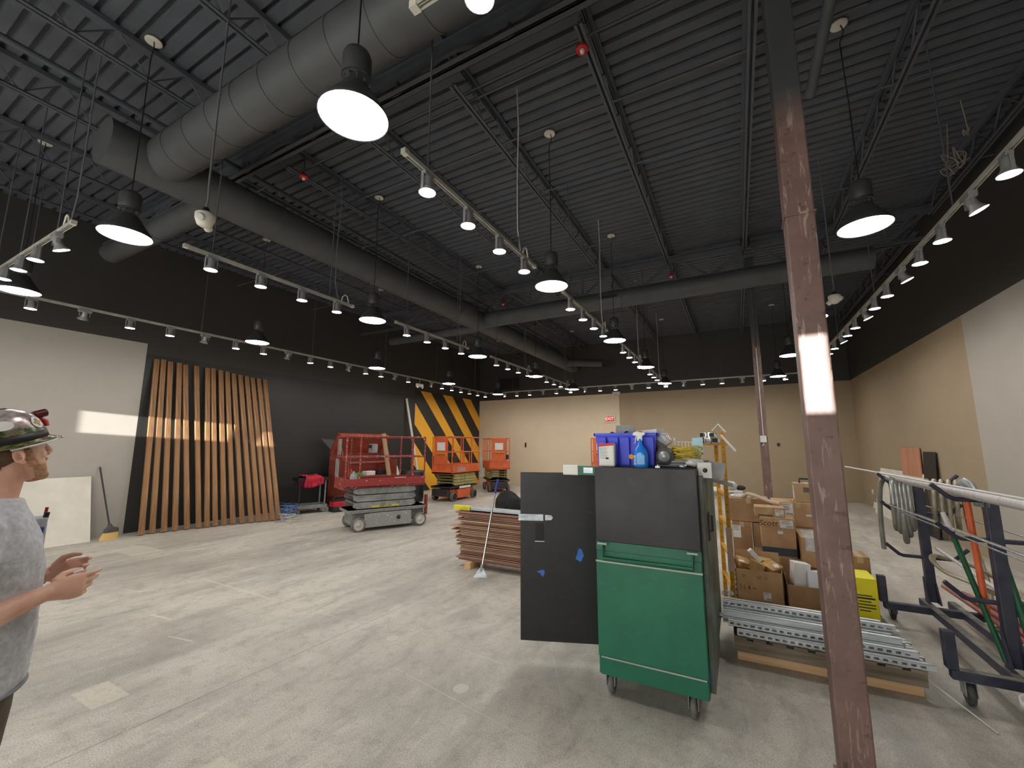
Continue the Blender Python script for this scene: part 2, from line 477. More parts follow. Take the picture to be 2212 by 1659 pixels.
# bay in front of the near girder
for x in (-9.2, -7.85, -6.48, -5.11, -3.74, -2.37, -1.0, .366, 1.74):
    o = struct(thing('ceiling_beam', None, None, (x, 0, 0)))
    m = MB()
    for s in (-1, 1): m.box(s*.022-.016, s*.022+.016, YF, 2.5, 5.36, 5.372).box(s*.008-.003, s*.008+.003, YF, 2.5, 5.36, 5.40)
    m.build('bottom_chord', BLACK_STEEL, o)
    MB().box(-.05, .05, YF, 2.95, 5.66, 5.712).build('top_chord', BLACK_STEEL, o)
    m = MB(); m.tube([(0, YF+i*.3, 5.375 if i % 2 == 0 else 5.69) for i in range(19)], .011, 5); m.build('web', BLACK_STEEL, o)

def girder(y, zb, zt, w):
    o = struct(thing('ceiling_beam', None, None, (0, y, 0)))
    m = MB(); m.box(XL+.05, XR-.05, -w, -.012, zb, zb+.014).box(XL+.05, XR-.05, .012, w, zb, zb+.014)
    m.box(XL+.05, XR-.05, -.02, -.012, zb, zb+.07).box(XL+.05, XR-.05, .012, .02, zb, zb+.07); m.build('bottom_chord', BLACK_STEEL, o)
    m = MB(); m.box(XL+.05, XR-.05, -w, w, zt-.02, zt).box(XL+.05, XR-.05, -.02, .02, zt-.12, zt); m.build('top_chord', BLACK_STEEL, o)
    m = MB(); x = .43; i = 0; h = 1.37
    while x-h > XL: x -= h
    while x+h/2 < XR:
        m.bar((x, 0, zt-.06), (x+h/2, 0, zb+.03), .05, .05); m.bar((x+h/2, 0, zb+.03), (min(x+h, XR-.1), 0, zt-.06), .05, .05)
        m.bar((x+h/2+.02, 0, zb+.03), (x+h/2+.02, 0, zt-.06), .03, .03); x += h
    m.build('web', BLACK_STEEL, o)
    return o
girder(2.93, 5.37, 5.655, .07)
girder(9.07, 5.075, 5.655, .06)

def column_mat():
    m, t, b = newmat('brown_primed_steel')
    p = t.coord(); x, y, z = t.sep(p)
    n = t.noise(p, 5, 5, .6); n2 = t.noise(t.coord((9, 9, 1.1)), 3.2, 5, .65, 1.2); n3 = t.noise(t.coord((3, 3, 3), loc=(5, 1, 2)), 6, 3)
    base = t.mix(t.ramp(n, [(.35, 0.), (.65, 1.)]), sr(124, 98, 91), sr(106, 83, 77))
    base = t.mix(t.ramp(n2, [(.57, 0.), (.66, .6)]), base, sr(186, 164, 154))
    base = t.mix(t.ramp(n3, [(.63, 0.), (.70, .6)]), base, sr(70, 50, 48))
    top = t.ramp(t.math('ADD', z, t.math('MULTIPLY', n, .35)), [(0., 0.), (1., 1.)])
    mr = t.new('ShaderNodeMapRange'); t.set(mr, Value=t.math('ADD', z, t.math('MULTIPLY', n, .4)), From_Min=3.72, From_Max=4.05)
    base = t.mix(mr.outputs[0], base, sr(62, 64, 66))
    t.l.new(base, b.inputs['Base Color']); b.inputs['Roughness'].default_value = .5
    t.l.new(t.bump(n2, .15, .003), b.inputs['Normal'])
    return m
COLM = column_mat()
def column(name, x0, x1, y0, y1, label):
    o = thing(name, label, 'column', (0, 0, 0), kind='thing')
    m = MB(); m.box(x0, x1, y0, y1, 0.012, 5.3); m.build('shaft', COLM, o, bevel=.008)
    MB().box(x0-.012, x1+.012, y0-.012, y1+.012, 0, .012).build('base_plate', COLM, o)
    MB().box(x0-.04, x1+.04, y0-.04, y1+.04, 5.3, 5.36).build('cap_plate', BLACK_STEEL, o)
    return o
c1 = column('support_column', .340, .483, 2.79, 2.935, 'tall brown scuffed steel column beside the green tool cabinet, sunlit patch at mid height')
MB().box(.333, .49, 2.783, 2.942, 2.99, 3.004).build('weld_seam', COLM, c1)
c2 = column('support_column', .37, .50, 9.0, 9.13, 'slimmer brown steel column by the far boxes with conduit and outlet box')
MB().cyl((.43, 8.985, 1.84), (.43, 8.985, 3.5), .010, 8).build('conduit', TRACK, c2); MB().cyl((.43, 8.985, 3.5), (.43, 8.985, 5.0), .010, 8).build('painted_conduit', BLACK_STEEL, c2)
MB().box(.375, .475, 8.94, 9.0, 1.72, 1.84).build('outlet_box', WHITE, c2, bevel=.005)
MB().tube([(.43, 8.985, 1.72), (.425, 8.98, 1.68), (.405, 8.97, 1.65)], .012, 8).build('outlet_whip', TRACK, c2)
# black bell shaped block at the head of the far column line
m = MB(); m.lathe([(.02, .2), (.06, .12), (.09, .0), (.02, -.02)], 14); o = m.build('cable_bell', BLACKPL, None, (.38, 8.6, 5.42)); tag(o, 'black bell shaped fitting under the joist above the far column', 'fitting')

# ------------------------------------------------------------------ ducts and pipes
DW = thing('ductwork', 'black round ductwork: long trunk, two cross runs and short stubs under the roof', 'duct')
def duct(name, a, b, r, n=28, seams=1.2):
    a = V(a); b = V(b); L = (b-a).length; d = (b-a)/L
    o = MB().tube([a, b], r, n, caps=True).build(name, DUCT, DW)
    k = seams
    while k < L-.2:
        p = a+d*k; MB().tube([p-d*.012, p+d*.012], r+.005, n).build('seam_ring', DUCT, o); k += seams
    return o
duct('trunk_duct', (-5.62, 1.45, 4.80), (-5.62, 15.7, 4.80), .25, seams=1.83)
duct('cross_duct', (-5.5, 1.95, 4.82), (3.0, 1.95, 4.82), .225, seams=.42)
dr = duct('cross_duct', (-5.5, 8.77, 4.81), (2.23, 8.77, 4.81), .19, seams=2.4)
duct('duct_stub', (-5.7, 8.8, 4.66), (-8.71, 8.8, 4.64), .11, seams=9)
duct('duct_stub', (-5.7, 2.62, 4.79), (-8.95, 2.62, 4.79), .15, seams=1.6)
duct('duct_stub', (-5.5, 14.6, 4.75), (-4.1, 14.6, 4.6), .13, seams=9)
MB().tube([(-5.6, 7.6, 4.81), (-5.6, 7.9, 4.81), (-5.6, 8.2, 4.81)], [.256, .285, .285], 28).build('reducer_collar', DUCT, DW)
MB().box(-2.45, -2.05, 8.565, 8.60, 4.80, 4.86).build('register', BLACKPL, DW)

def pipe(name, label, cat, pts, r, mt=BLACK_STEEL, n=8):
    return tag(MB().tube(pts, r, n).build(name, mt), label, cat)
pipe('sprinkler_pipe', 'black sprinkler main pipe running under the roof deck over the long duct', 'pipe', [(-5.85, -1, 5.45), (-5.85, 15.9, 5.45)], .035)
pipe('conduit_run', 'black conduit crossing the joists at the two near red strobes', 'conduit', [(-6.3, 3.36, 5.50), (1.4, 3.36, 5.50)], .012)
pipe('conduit_run', 'black conduit parallel to the strobe conduit, just beyond it', 'conduit', [(-2.9, 3.44, 5.46), (-1.0, 3.44, 5.46)], .012)
pipe('conduit_run', 'black conduit crossing the joists past the second row of lamp cords', 'conduit', [(-5.2, 4.35, 5.60), (1.3, 4.35, 5.60)], .014)
pipe('bridging_angle', 'thin black bridging bar across the joists before the third lamp row', 'brace', [(XL, 5.3, 5.41), (XR, 5.3, 5.41)], .012)
pipe('bridging_angle', 'thin black bridging bar across the joists just before the far girder', 'brace', [(XL, 7.3, 5.41), (XR, 7.3, 5.41)], .012)
pipe('bridging_angle', 'thin black bridging bar across the joists beyond the far girder', 'brace', [(XL, 11.6, 5.41), (XR, 11.6, 5.41)], .012)
pipe('vent_pipe', 'thick black pipe under the deck beside the tall column top', 'pipe', [(.92, 1.2, 5.3), (.92, 4.9, 5.3)], .05)

# ceiling devices
def strobe(loc, label):
    o = thing('fire_strobe', label, 'fire alarm', loc)
    m = MB(); m.lathe([(0, 0), (.056, 0), (.06, .012), (.054, .05), (0, .05)], 24); m.build('housing', RED, o)
    m = MB(); m.lathe([(0, -.03), (.016, -.028), (.024, -.008), (.024, 0.002)], 12); m.build('flash_lens', WHITE, o)
    m = MB(); m.cyl((0, 0, .05), (0, 0, .35), .012, 6); m.build('mount_stem', BLACK_STEEL, o)
strobe((-1.04, 3.33, 5.33), 'red round fire strobe hanging from the roof joist, largest in view')
strobe((-5.08, 3.33, 5.33), 'red fire strobe under the joist near the junction of the two big ducts')
strobe((-5.2, 9.2, 5.33), 'red fire strobe above the far duct junction, half hidden by the duct')
strobe((-1.04, 9.34, 5.33), 'red fire strobe hanging just behind the far girder above the far duct')

def twin_sensor(loc, rz, ztop, label):
    o = thing('pendant_sensor', label, 'sensor', loc, rz)
    m = MB(); m.lathe([(0, 0), (.062, 0), (.072, -.012), (.07, -.05), (.052, -.10), (.03, -.115), (0, -.115)], 22); m.build('housing', WARMWHITE, o)
    for a, tz in ((-60, -.05), (120, -.085)):
        c = V((math.cos(R(a))*.05, math.sin(R(a))*.05, tz)); d = V((math.cos(R(a)), math.sin(R(a)), -.7)).normalized()
        m = MB(); m.tube([c, c+d*.035, c+d*.04], [.032, .03, .024], 16); e = m.build('lens_tube', WARMWHITE, o)
        m = MB(); m.tube([c+d*.0405, c+d*.042], [.018, .016], 14); m.build('lens', HEADGREY, e)
    m = MB(); m.tube([(0, 0, 0), (0, 0, .06), (.012, 0, .12), (0, 0, .3), (0, 0, ztop-loc[2])], .009, 6); m.build('stem', RODG, o)
    m = MB(); m.lathe([(.02, .05), (.03, .02), (.03, 0.001)], 12); m.build('stem_collar', BLACKPL, o)
twin_sensor((-3.72, 1.62, 3.53), R(10), 5.66, 'white twin lens sensor on a rod in front of the long duct')
twin_sensor((1.28, 6.78, 3.66), R(40), 5.66, 'white twin lens sensor on a rod beside the tall brown column')
# ------------------------------------------------------------------ high bay pendants, 10 ft grid
def make_pendant():
    o = thing('high_bay_pendant', 'x', 'pendant lamp')
    m = MB(); m.lathe([(0, .02), (.07, .02), (.072, .004), (.06, 0), (0, 0)], 24); m.build('canopy', WARMWHITE, o, loc=(0, 0, 2.09))
    m = MB(); m.tube([(.012, 0, 2.09), (.03, 0, 2.02), (-.01, 0, 1.9), (0, 0, 1.2), (0, 0, .455)], .0055, 6); m.build('cord', CORD, o)
    m = MB(); m.lathe([(0, .46), (.03, .455), (.075, .43), (.085, .40), (.085, .262), (.08, .255), (0, .255)], 28); m.build('driver_housing', DARKHOUSE, o)
    m = MB()
    m.lathe([(.086, .252), (.088, .262), (.083, .262)], 28)
    for k in range(10):
        a = 2*PI*k/10; m.cyl((.07*math.cos(a), .07*math.sin(a), .2), (.07*math.cos(a), .07*math.sin(a), .256), .006, 6)
    m.build('steel_ring', CHROME, o)
    m = MB(); m.lathe([(0, .21), (.075, .208), (.085, .195), (.10, .165), (.15, .09), (.19, .035), (.205, .0), (.203, -.004), (.198, 0.), (.185, .034), (.14, .09), (.08, .18), (0, .19)], 36); m.build('reflector', DARKHOUSE, o)
    m = MB(); m.lathe([(0, -.002), (.1, -.002), (.197, .003)], 28); m.build('lens', GLOW, o)
    return o
pen = make_pendant(); ptree = tree_of(pen)
PX = [(-8.0, 'in row close to the plank wall'), (-4.95, 'in row beside the long duct'), (-1.9, 'in row along the middle track'), (1.14, 'in row beyond the tall column')]
first = True
for x, d in PX:
    for j in range(5):
        if x > 1 and j == 0: continue        # out of the picture
        y = 1.53+3.05*j if j < 4 else 13.8
        n = {0: 'first and largest', 1: 'second', 2: 'third', 3: 'fourth', 4: 'last before far wall'}[j]
        if x > 1: n = {1: 'first and largest', 2: 'second, half hidden', 3: 'third', 4: 'last before far wall'}[j]
        lab = f'lit charcoal high bay pendant {d}, {n}'
        if first: pen.location = (x, y, 3.6); pen['label'] = lab; first = False; pen['group'] = 'high bay pendants on a grid'
        else: dup(pen, ptree, (x, y, 3.6), 0, lab, 'high bay pendants on a grid')

# ------------------------------------------------------------------ light tracks and their lamp heads
def rail(label, a, b, rods, feed=None):
    """track along x or y at z 3.70 with hanger rods; feed = flexible conduit end"""
    x_ = a[0]; a = V((*a, 3.70)); b = V((*b, 3.70)); o = thing('light_track', label, 'light track', a)
    d = (b-a); L = d.length; d.normalize(); sd = d.cross(V((0, 0, 1)))
    m = MB()
    m.bar((0, 0, .014), d*L, .036, .006) if 0 else None
    for s in (-1, 1): m.bar(sd*.016*s, sd*.016*s+d*L, .005, .034)
    m.bar(V((0, 0, .014)), V((0, 0, .014))+d*L, .036, .006); m.bar(V((0, 0, -.004)), V((0, 0, -.004))+d*L, .008, .01)
    m.build('rail', TRACK, o)
    for s in (0, L): MB().cbox(d*s, (.042, .042, .04)).build('end_cap', WARMWHITE, o)
    for r_ in rods:
        MB().cyl(d*r_+V((0, 0, .016)), d*r_+V((0, 0, 1.7 if abs(d.y) > .5 else 1.98)), .0065, 6).build('hanger_rod', BLACK_STEEL, o)
    if feed is not None:
        p = d*feed
        MB().tube([p+V((0, 0, .015)), p+d*.02+V((0, 0, .09)), p+d*.06+V((0, 0, .13)), p+d*.10+V((0, 0, .12)), p+d*.13+V((0, 0, .03))], .009, 7).build('feed_whip', WARMWHITE, o)
        MB().tube([p+d*-.05+V((0, 0, .02)), p+d*-.12+V((0, 0, .25)), p+d*-.13+V((0, 0, .8)), p+d*-.1+V((0, 0, 1.5)), p+d*-.14+V((0, 0, 1.95))], .007, 6).build('feed_cable', RODG if abs(x_) > 3 else TRACK, o)
    return o
rail('long grey light track following the plank wall', (-8.6, 1.3), (-8.6, 14.05), [.4, 2.6, 4.9, 7.2, 9.5, 11.8])
rail('long grey light track following the far wall', (-8.5, 14.08), (1.75, 14.08), [1, 3.4, 5.8, 8.2])
rail('long grey light track following the taupe wall', (1.8, 3.3), (1.8, 13.9), [1.5, 3.9, 6.3, 8.7])
rail('grey light track hung across the room near the plank wall end', (-5.32, 1.27), (-8.5, 1.27), [.4, 1.5, 2.4], .12)
rail('grey light track at the top edge of view over the lamp', (-1.2, 1.27), (1.2, 1.27), [.3, 1.9])
for x, w in ((-1.93, 'middle row'), (-4.92, 'row beside the long duct')):
    for j, (y0, y1) in enumerate(((2.0, 4.15), (5.06, 7.2), (8.15, 10.3), (11.15, 13.3))):
        rail(f'short grey light track in the {w}, {ORD[j]} of its four segments', (x, y0), (x, y1), [.25, 1.75], 1.95 if x < -3 or j != 0 else 1.85)

def make_head(tilt):
    o = thing('track_spotlight', 'x', 'spotlight', (0, 0, 0))
    MB().box(*((-.05, .05, -.022, .022) if not tilt else (-.075, .075, -.03, .03)), -.042 if not tilt else -.06, -.008).build('adapter', HEADGREY, o, bevel=.004)
    m = MB()
    for s in (-1, 1): m.box(s*.058-.003, s*.058+.003, -.012, .012, -.165 if not tilt else -.12, -.036)
    m.box(-.061, .061, -.012, .012, -.042, -.036); m.build('yoke', HEADGREY, o)
    T = Matrix.Translation((0, .02 if tilt else 0, -.10)) @ Matrix.Rotation(R(24 if tilt else 0), 4, 'X')
    m = MB(); m.lathe([(0, .06), (.03, .06), (.036, .05), (.036, -.012), (.042, -.03), (.062, -.062), (.066, -.07), (.063, -.07), (.055, -.055), (.03, -.02), (0, -.02)], 20, T)
    lamp = m.build('lamp_housing', HEADGREY, o)
    m = MB(); m.lathe([(0, -.0705), (.03, -.0705), (.061, -.066)], 16, T); m.build('lamp_face', GLOWT, lamp)
    return o
h0 = make_head(0); h0t = tree_of(h0); h1 = make_head(1); h1t = tree_of(h1)
used = {}
def head(x, y, rz, tilt, label, group):
    src, tr = (h1, h1t) if tilt else (h0, h0t)
    if tilt not in used:
        used[tilt] = 1; src.location = (x, y, 3.70); src.rotation_euler = (0, 0, rz); src['label'] = label; src['group'] = group; return src
    return dup(src, tr, (x, y, 3.70), rz, label, group)
n = 0
for i in range(23):
    y = 1.78+.5485*i
    if i == 15: continue                     # an emergency unit hangs here
    n += 1; w = ORD[n-1]
    if n > 11: w = ORD[22-n]+' from the corner'
    else: w = w+' from the near end'
    head(-8.6, y, R(90), i in (1, 4, 7, 10, 13, 16), f'lit spotlight on the plank wall track, {w}' + (', tilted' if i in (1, 4, 7, 10, 13, 16) else ''), 'spotlights on the plank wall track')
n = 0
for i in range(18):
    x = -7.86+.541*i; tl = i in (0, 3, 6, 9, 12, 15); n += 1
    w = ORD[i]+' from the striped corner' if i < 9 else ORD[17-i]+' from the column end'
    head(x, 14.08, 0, tl, f'lit spotlight on the far wall track, {w}' + (', tilted' if tl else ''), 'spotlights on the far wall track')
for i in range(13):
    tl = i in (1, 4, 7, 10)
    head(1.8, 3.99+.545*i, R(-90), tl, f'lit spotlight on the taupe wall track, {ORD[i]} from the near end' + (', tilted' if tl else ''), 'spotlights on the taupe wall track')
for x, w in ((-1.93, 'middle row'), (-4.92, 'duct row')):
    for j, y0 in enumerate((2.25, 5.33, 8.41, 11.4)):
        for i in range(4):
            head(x, y0+i*(.545 if j < 2 else .565), R(90), 0, f'lit spotlight, {ORD[i]} on the {ORD[j]} short track of the {w}', 'spotlights on the short tracks')
for i in range(4):
    head(-5.72-.53*i, 1.27, 0, i == 0, f'lit spotlight, {ORD[i]} from the open end of the near cross track' + (', warm and tilted' if i == 0 else ''), 'spotlights on the near cross track')
head(-.84, 1.27, 0, 0, 'lit spotlight cut off by the top edge above the cross duct', 'spotlights on the near cross track')

# emergency units
def emergency(loc, rz, label):
    o = thing('emergency_light', label, 'emergency light', loc, rz)
    MB().box(-.15, .15, -.03, .03, -.05, .05).build('housing', WARMWHITE, o, bevel=.01)
    m = MB()
    for s in (-1, 1): m.lathe([(0, -.03), (.03, -.03), (.035, .02), (.02, .03)], 14, Matrix.Translation((s*.1, -.02, -.06)))
    m.build('lamp_pair', WHITE, o)
    MB().cyl((0, 0, .05), (0, 0, .2 if loc[0] < -5 else .1), .01, 6).build('mount_stem', TRACK, o)
emergency((-8.6, 9.98, 3.5), R(90), 'white emergency light box hanging under the plank wall track')
emergency((-3.98, 15.95, 3.66), 0, 'white emergency light box where the beige and taupe paint meet')

# things on the far wall
o = thing('exit_sign', 'small red and white EXIT sign on the beige far wall above a grey panel', 'exit sign', (-4.3, YB-.02, 2.68))
MB().box(-.22, .22, -.02, .018, -.15, .15).build('sign_case', WARMWHITE, o, bevel=.008)
MB().box(-.17, .17, -.023, -.02, -.09, .09).build('red_face', RED, o)
text('EXIT', .16, 'lettering', EXITRED, o, frame((0, -.0235, 0), (1, 0, 0), (0, 0, 1)), bold=.003)
o = thing('return_vent', 'dark rectangular vent opening high on the black far wall', 'vent', (-8.76, YB, 4.35))
m = MB(); m.box(-.5, .5, -.02, .0, -.25, .25); m.build('vent_back', BLACKPL, o)
m = MB()
for i in range(9): m.bar((-.47, -.025, -.22+i*.055), (.47, -.025, -.22+i*.055), .02, .006)
m.build('louvre', BLACKPL, o)
o = MB().box(-.03, .03, -.05, .0, -.09, .09).build('wall_hook', BLACKPL, None, loc=(-7.94, YB, 1.68), bevel=.01); tag(o, 'small dark bracket on the beige far wall', 'bracket')
o = MB().box(-.04, .04, -.02, .0, -.05, .05).build('outlet_plate', BLACKPL, None, loc=(1.17, YB, 1.7), bevel=.004); tag(o, 'tiny dark plate on the taupe far wall past the far column', 'outlet')
o = MB().box(-.02, .0, -.05, .05, -.06, .06).build('outlet_plate', WHITE, None, loc=(XR, 15.0, .42), bevel=.004); tag(o, 'tiny white outlet low on the taupe wall near the corner', 'outlet')
o = MB().box(-.1, .1, -.02, 0, -.45, .45).build('light_spot_panel', WHITE, None, loc=(-10.15, YB, .7), bevel=.004); tag(o, 'narrow white panel for the bright spot of light in the striped wall corner', 'panel')  # white panel added in place of a bright spot of light

# loose wire bunch hanging near the taupe wall
def bunch(loc, n, s, label, seed):
    rnd = random.Random(seed); pts = [(0, 0, .5)]
    for i in range(n): pts.append((rnd.uniform(-s, s), rnd.uniform(-s, s)*.6, rnd.uniform(-s*1.5, s*1.2)*(1 if i else .5)))
    q = []
    for i in range(len(pts)-1):
        p0, p1, p2, p3 = [V(pts[max(0, min(len(pts)-1, i+k))]) for k in (-1, 0, 1, 2)]
        for k in range(6):
            t = k/6; q.append(.5*((2*p1)+(p2-p0)*t+(2*p0-5*p1+4*p2-p3)*t*t+(3*p1-p0-3*p2+p3)*t**3))
    tag(MB().tube(q, .006, 5).build('wire_bunch', mat('pale_frayed_wire', sr(150, 140, 128), .8), None, loc=loc), label, 'wire')
bunch((2.6, 6.75, 5.18), 26, .13, 'pale tangled wire bunch hanging under the roof near the taupe wall', 4)
bunch((2.6, 6.39, 5.30), 7, .06, 'small pale wire loop hanging just above the tangled wire bunch', 6)
# ------------------------------------------------------------------ along the plank wall
tops = [3.92, 4.03, 4.15, 4.31, 4.42, 4.63, 4.85, 4.96, 5.12, 5.26, 5.40, 5.55, 5.70, 5.84, 5.99, 6.14]
topz = [3.37, 3.38, 3.36, 3.36, 3.34, 3.35, 3.34, 3.35, 3.33, 3.32, 3.30, 3.29, 3.28, 3.26, 3.26, 3.26]
bots = [(-9.79, 3.84), (-9.80, 4.01), (-9.74, 4.17), (-9.70, 4.33), (-9.67, 4.52), (-9.60, 4.69), (-9.56, 4.82), (-9.53, 4.96), (-9.50, 5.11), (-9.43, 5.25), (-9.36, 5.40), (-9.28, 5.54), (-9.23, 5.67), (-9.17, 5.79), (-9.12, 5.91), (-9.10, 6.03)]
for i, (yt, zt, (xb, yb)) in enumerate(zip(tops, topz, bots)):
    a = V((xb, yb, .012)); b = V((-10.262, yt, zt)); d = b-a; Ln = d.length; d.normalize()
    up = V((1, 0, 0)); xx = d.cross(up).normalized(); up = xx.cross(d)
    M = Matrix((xx, d, up)).transposed().to_4x4(); M.translation = a
    w = .088 if i < 8 else .094
    o = MB().box(-w/2, w/2, 0, Ln, -.02, .02).build('wood_plank', STAINED, None, bevel=.004)
    o.matrix_world = M
    lab = ('leaning brown wood plank beside the beige paint edge, first of the row' if i == 0 else
           'leaning brown wood plank at the red machine end, last of the row' if i == 15 else
           f'brown wood plank leaning on the black wall, {ORD[i]} from the beige edge' if i < 8 else f'brown wood plank leaning on the black wall, {ORD[15-i]} from the machine end')
    tag(o, lab, 'plank', 'stained planks leaning on the black wall')

# white board leaning on the beige wall
a = V((-9.93, 0, .0)); b = V((-10.275, 0, 1.1)); d = (b-a).normalized(); nn = V((d.z, 0, -d.x))
M = Matrix((V((0, 1, 0)), d, V((0, 1, 0)).cross(d))).transposed().to_4x4(); M.translation = (-9.93, 1.95, .003)
DRYW = mat('white_wallboard', sr(226, 222, 212), .8, col2=sr(214, 209, 198), scale=3)
o = MB().box(0, 1.24, 0, 1.14, -.013, 0).build('wallboard_sheet', DRYW, None, bevel=.002); o.matrix_world = M
tag(o, 'white wallboard sheet leaning on the beige wall behind the man', 'board')

o = thing('push_broom', 'black broom with straw yellow bristles leaning on the beige wall', 'broom', (-9.9, 3.42, 0))
STRAW = mat('straw_bristles', sr(232, 200, 132), .9, col2=sr(214, 172, 96), scale=60, stretch=(8, 8, .6), bump=.6, bscale=120)
m = MB(); m.loft([((0, .0, .0), .15, .035, (-.2, .98, 0), (.98, .2, 0)), ((0, .01, .07), .135, .032, (-.2, .98, 0), (.98, .2, 0)), ((0, .02, .13), .11, .028, (-.2, .98, 0), (.98, .2, 0))], 12); m.build('bristles', STRAW, o)
m = MB(); m.loft([((0, .02, .12), .12, .033, (-.2, .98, 0), (.98, .2, 0)), ((0, .02, .18), .11, .03, (-.2, .98, 0), (.98, .2, 0)), ((0, .0, .215), .045, .026, (-.2, .98, 0), (.98, .2, 0)), ((-.01, -.01, .27), .022, .02, (-.2, .98, 0), (.98, .2, 0))], 14); m.build('broom_head', mat('dark_grey_plastic', sr(70, 70, 72), .5), o)
MB().tube([(-.01, -.01, .24), (-.375, -.13, 1.25)], .0125, 8).build('handle', BLACKPL, o)

o = MB().bar((-9.93, 11.78, .005), (-10.27, 11.24, 3.3), .085, .03, (1, 0, 0)).build('trim_board', DRYW, None)
tag(o, 'tall white trim board leaning on the black wall beside the yellow stripes', 'board')

# ------------------------------------------------------------------ scissor lifts
REDP = mat('worn_red_machine_paint', sr(142, 50, 48), .55, col2=sr(112, 42, 40), scale=9, bump=.1)
REDS = mat('paint_spattered_red', sr(140, 50, 46), .6, col2=sr(196, 170, 160), scale=26, lo=.55, hi=.7)
GREYM = mat('worn_grey_machine_paint', sr(146, 148, 146), .5, col2=sr(112, 114, 112), scale=8, bump=.1)
GREYS = mat('spattered_grey_steel', sr(142, 142, 140), .55, col2=sr(206, 205, 200), scale=30, lo=.58, hi=.72)
BLACKM = mat('black_machine_paint', sr(34, 34, 35), .5, col2=sr(50, 50, 50))
WHEELW = mat('dusty_white_wheel', sr(206, 202, 192), .7, col2=sr(176, 172, 164))
LABELY = mat('yellow_label', sr(206, 190, 80), .6)
def wheel(o, x, y, r, w, tyre, hub, side):
    m = MB(); T = Matrix.Translation((x, y, r)) @ Matrix.Rotation(R(90), 4, 'Y')
    m.lathe([(r*.75, -w/2), (r*.94, -w/2), (r, -w/2+.015), (r, w/2-.015), (r*.94, w/2), (r*.75, w/2)], 28, T); wh = m.build('wheel', tyre, o)
    m = MB(); m.lathe([(0, -w*.42), (r*.2, -w*.42), (r*.24, -w*.30), (r*.6, -w*.28), (r*.8, -w*.48), (r*.8, w*.48), (r*.6, w*.28), (r*.24, w*.30), (r*.2, w*.42), (0, w*.42)], 24, T)
    for k in range(5):
        a = 2*PI*k/5; p = T @ V((r*.38*math.cos(a), r*.38*math.sin(a), side*w*.3)); m.cyl(p, p+V((side*.01, 0, 0)), .01, 6)
    m.build('hub', hub, wh)
def scissor_lift(label, loc, rz, s):
    o = thing('scissor_lift', label, 'scissor lift', loc, rz)
    W, y0, y1 = .38, s['y0'], s['y1']; zp, zt, zr, zm = s['zp'], s['zt'], s['zr'], s['zm']
    for x in (-W+.04, W-.04):
        for y in (0, s['wb']): wheel(o, x, y, s['r'], .1, s['tyre'], s['hub'], 1 if x > 0 else -1)
    m = MB(); m.box(-W+.1, W-.03, .2, s['wb']-.2, .07, .34); m.box(-W+.12, W-.12, -.12, s['wb']+.12, .12, .34); m.build('chassis', s['chassis'], o, bevel=.012)
    m = MB(); m.box(-W+.02, W-.02, -.2, s['wb']+.16, s['zb']-.03, s['zb']+.03); m.box(-W+.0, W, -.2, s['wb']+.16, s['zb']+.01, s['zb']+.03); m.build('base_deck', s['deck'], o, bevel=.008)
    m = MB(); n = s['n']; h = (zp-s['zb']-.04)/n
    for i in range(n):
        z = s['zb']+.035+h*(i+.5)
        for x, e in ((-W+.07, 0), (W-.07, .02), (-W+.13, .06), (W-.13, .06)):
            a, b = (y0+.18+e, y1-.16-e)
            m.prism([(a, z-h*.18), (a+.08, z-h*.42), (b-.08, z-h*.42), (b, z-h*.18), (b, z+h*.18), (b-.08, z+h*.44), (a+.08, z+h*.44), (a, z+h*.18)], .03, frame((x-.015, 0, 0), (0, 1, 0), (0, 0, 1)))
        m.cyl((-W+.04, (y0+y1)/2, z), (W-.035, (y0+y1)/2, z), .025, 12); m.cyl((-W+.06, y0+.22, z+h*.4), (W-.06, y0+.22, z+h*.4), .018, 8); m.cyl((-W+.06, y1-.22, z+h*.4), (W-.06, y1-.22, z+h*.4), .018, 8)
    m.build('scissor_arm_stack', s['arm'], o)
    m = MB(); m.box(-W, W, y0, y1, zp, zp+.05); m.build('platform_floor', s['plat'], o, bevel=.006)
    m = MB()
    m.box(W-.02, W, y0, y1, zp, zt); m.box(-W, -W+.02, y0, y1, zp, zt); m.box(-W, W, y0, y0+.02, zp, zt); m.box(-W, W, y1-.02, y1, zp, zt); m.box(W-.005, W+.012, y0-.01, y1+.01, zp+.03, zp+.06); m.build('toe_board', s['plat'], o, bevel=.004)
    t = .017
    for x in (-W+.015, W-.015):
        m = MB(); m.tube([(x, y0+.015, zr), (x, y1-.015, zr)], t, 8); m.build('top_rail', s['rail'], o)
        m = MB(); m.tube([(x, y0+.015, zm), (x, y1-.015, zm)], t*.85, 8); m.build('mid_rail', s['rail'], o)
        for y in s['posts']: MB().tube([(x, y, zp+.05), (x, y, zr)], t, 8).build('rail_post', s['rail'], o)
    for y in (y0+.015, y1-.015):
        m = MB(); m.tube([(-W+.015, y, zr), (W-.015, y, zr)], t, 8); m.tube([(-W+.015, y, zm), (W-.015, y, zm)], t*.85, 8); m.build('end_rail', s['rail'], o)
    return o
REDT = mat('dripped_red_paint', sr(142, 50, 48), .55, col2=sr(206, 190, 182), scale=17, lo=.64, hi=.72)
S1 = dict(y0=-.31, y1=1.33, zp=.83, zt=1.0, zr=1.82, zm=1.42, wb=1.25, r=.135, zb=.38, n=3, tyre=RUBBER, hub=WHEELW, chassis=GREYM, deck=GREYS, arm=GREYM, plat=REDT, rail=REDS, posts=(-.295, -.03, 1.05, 1.315))
lift = scissor_lift('red and grey paint-spattered scissor lift with white wheels by the black wall', (-6.85, 6.12, 0), R(-27), S1)
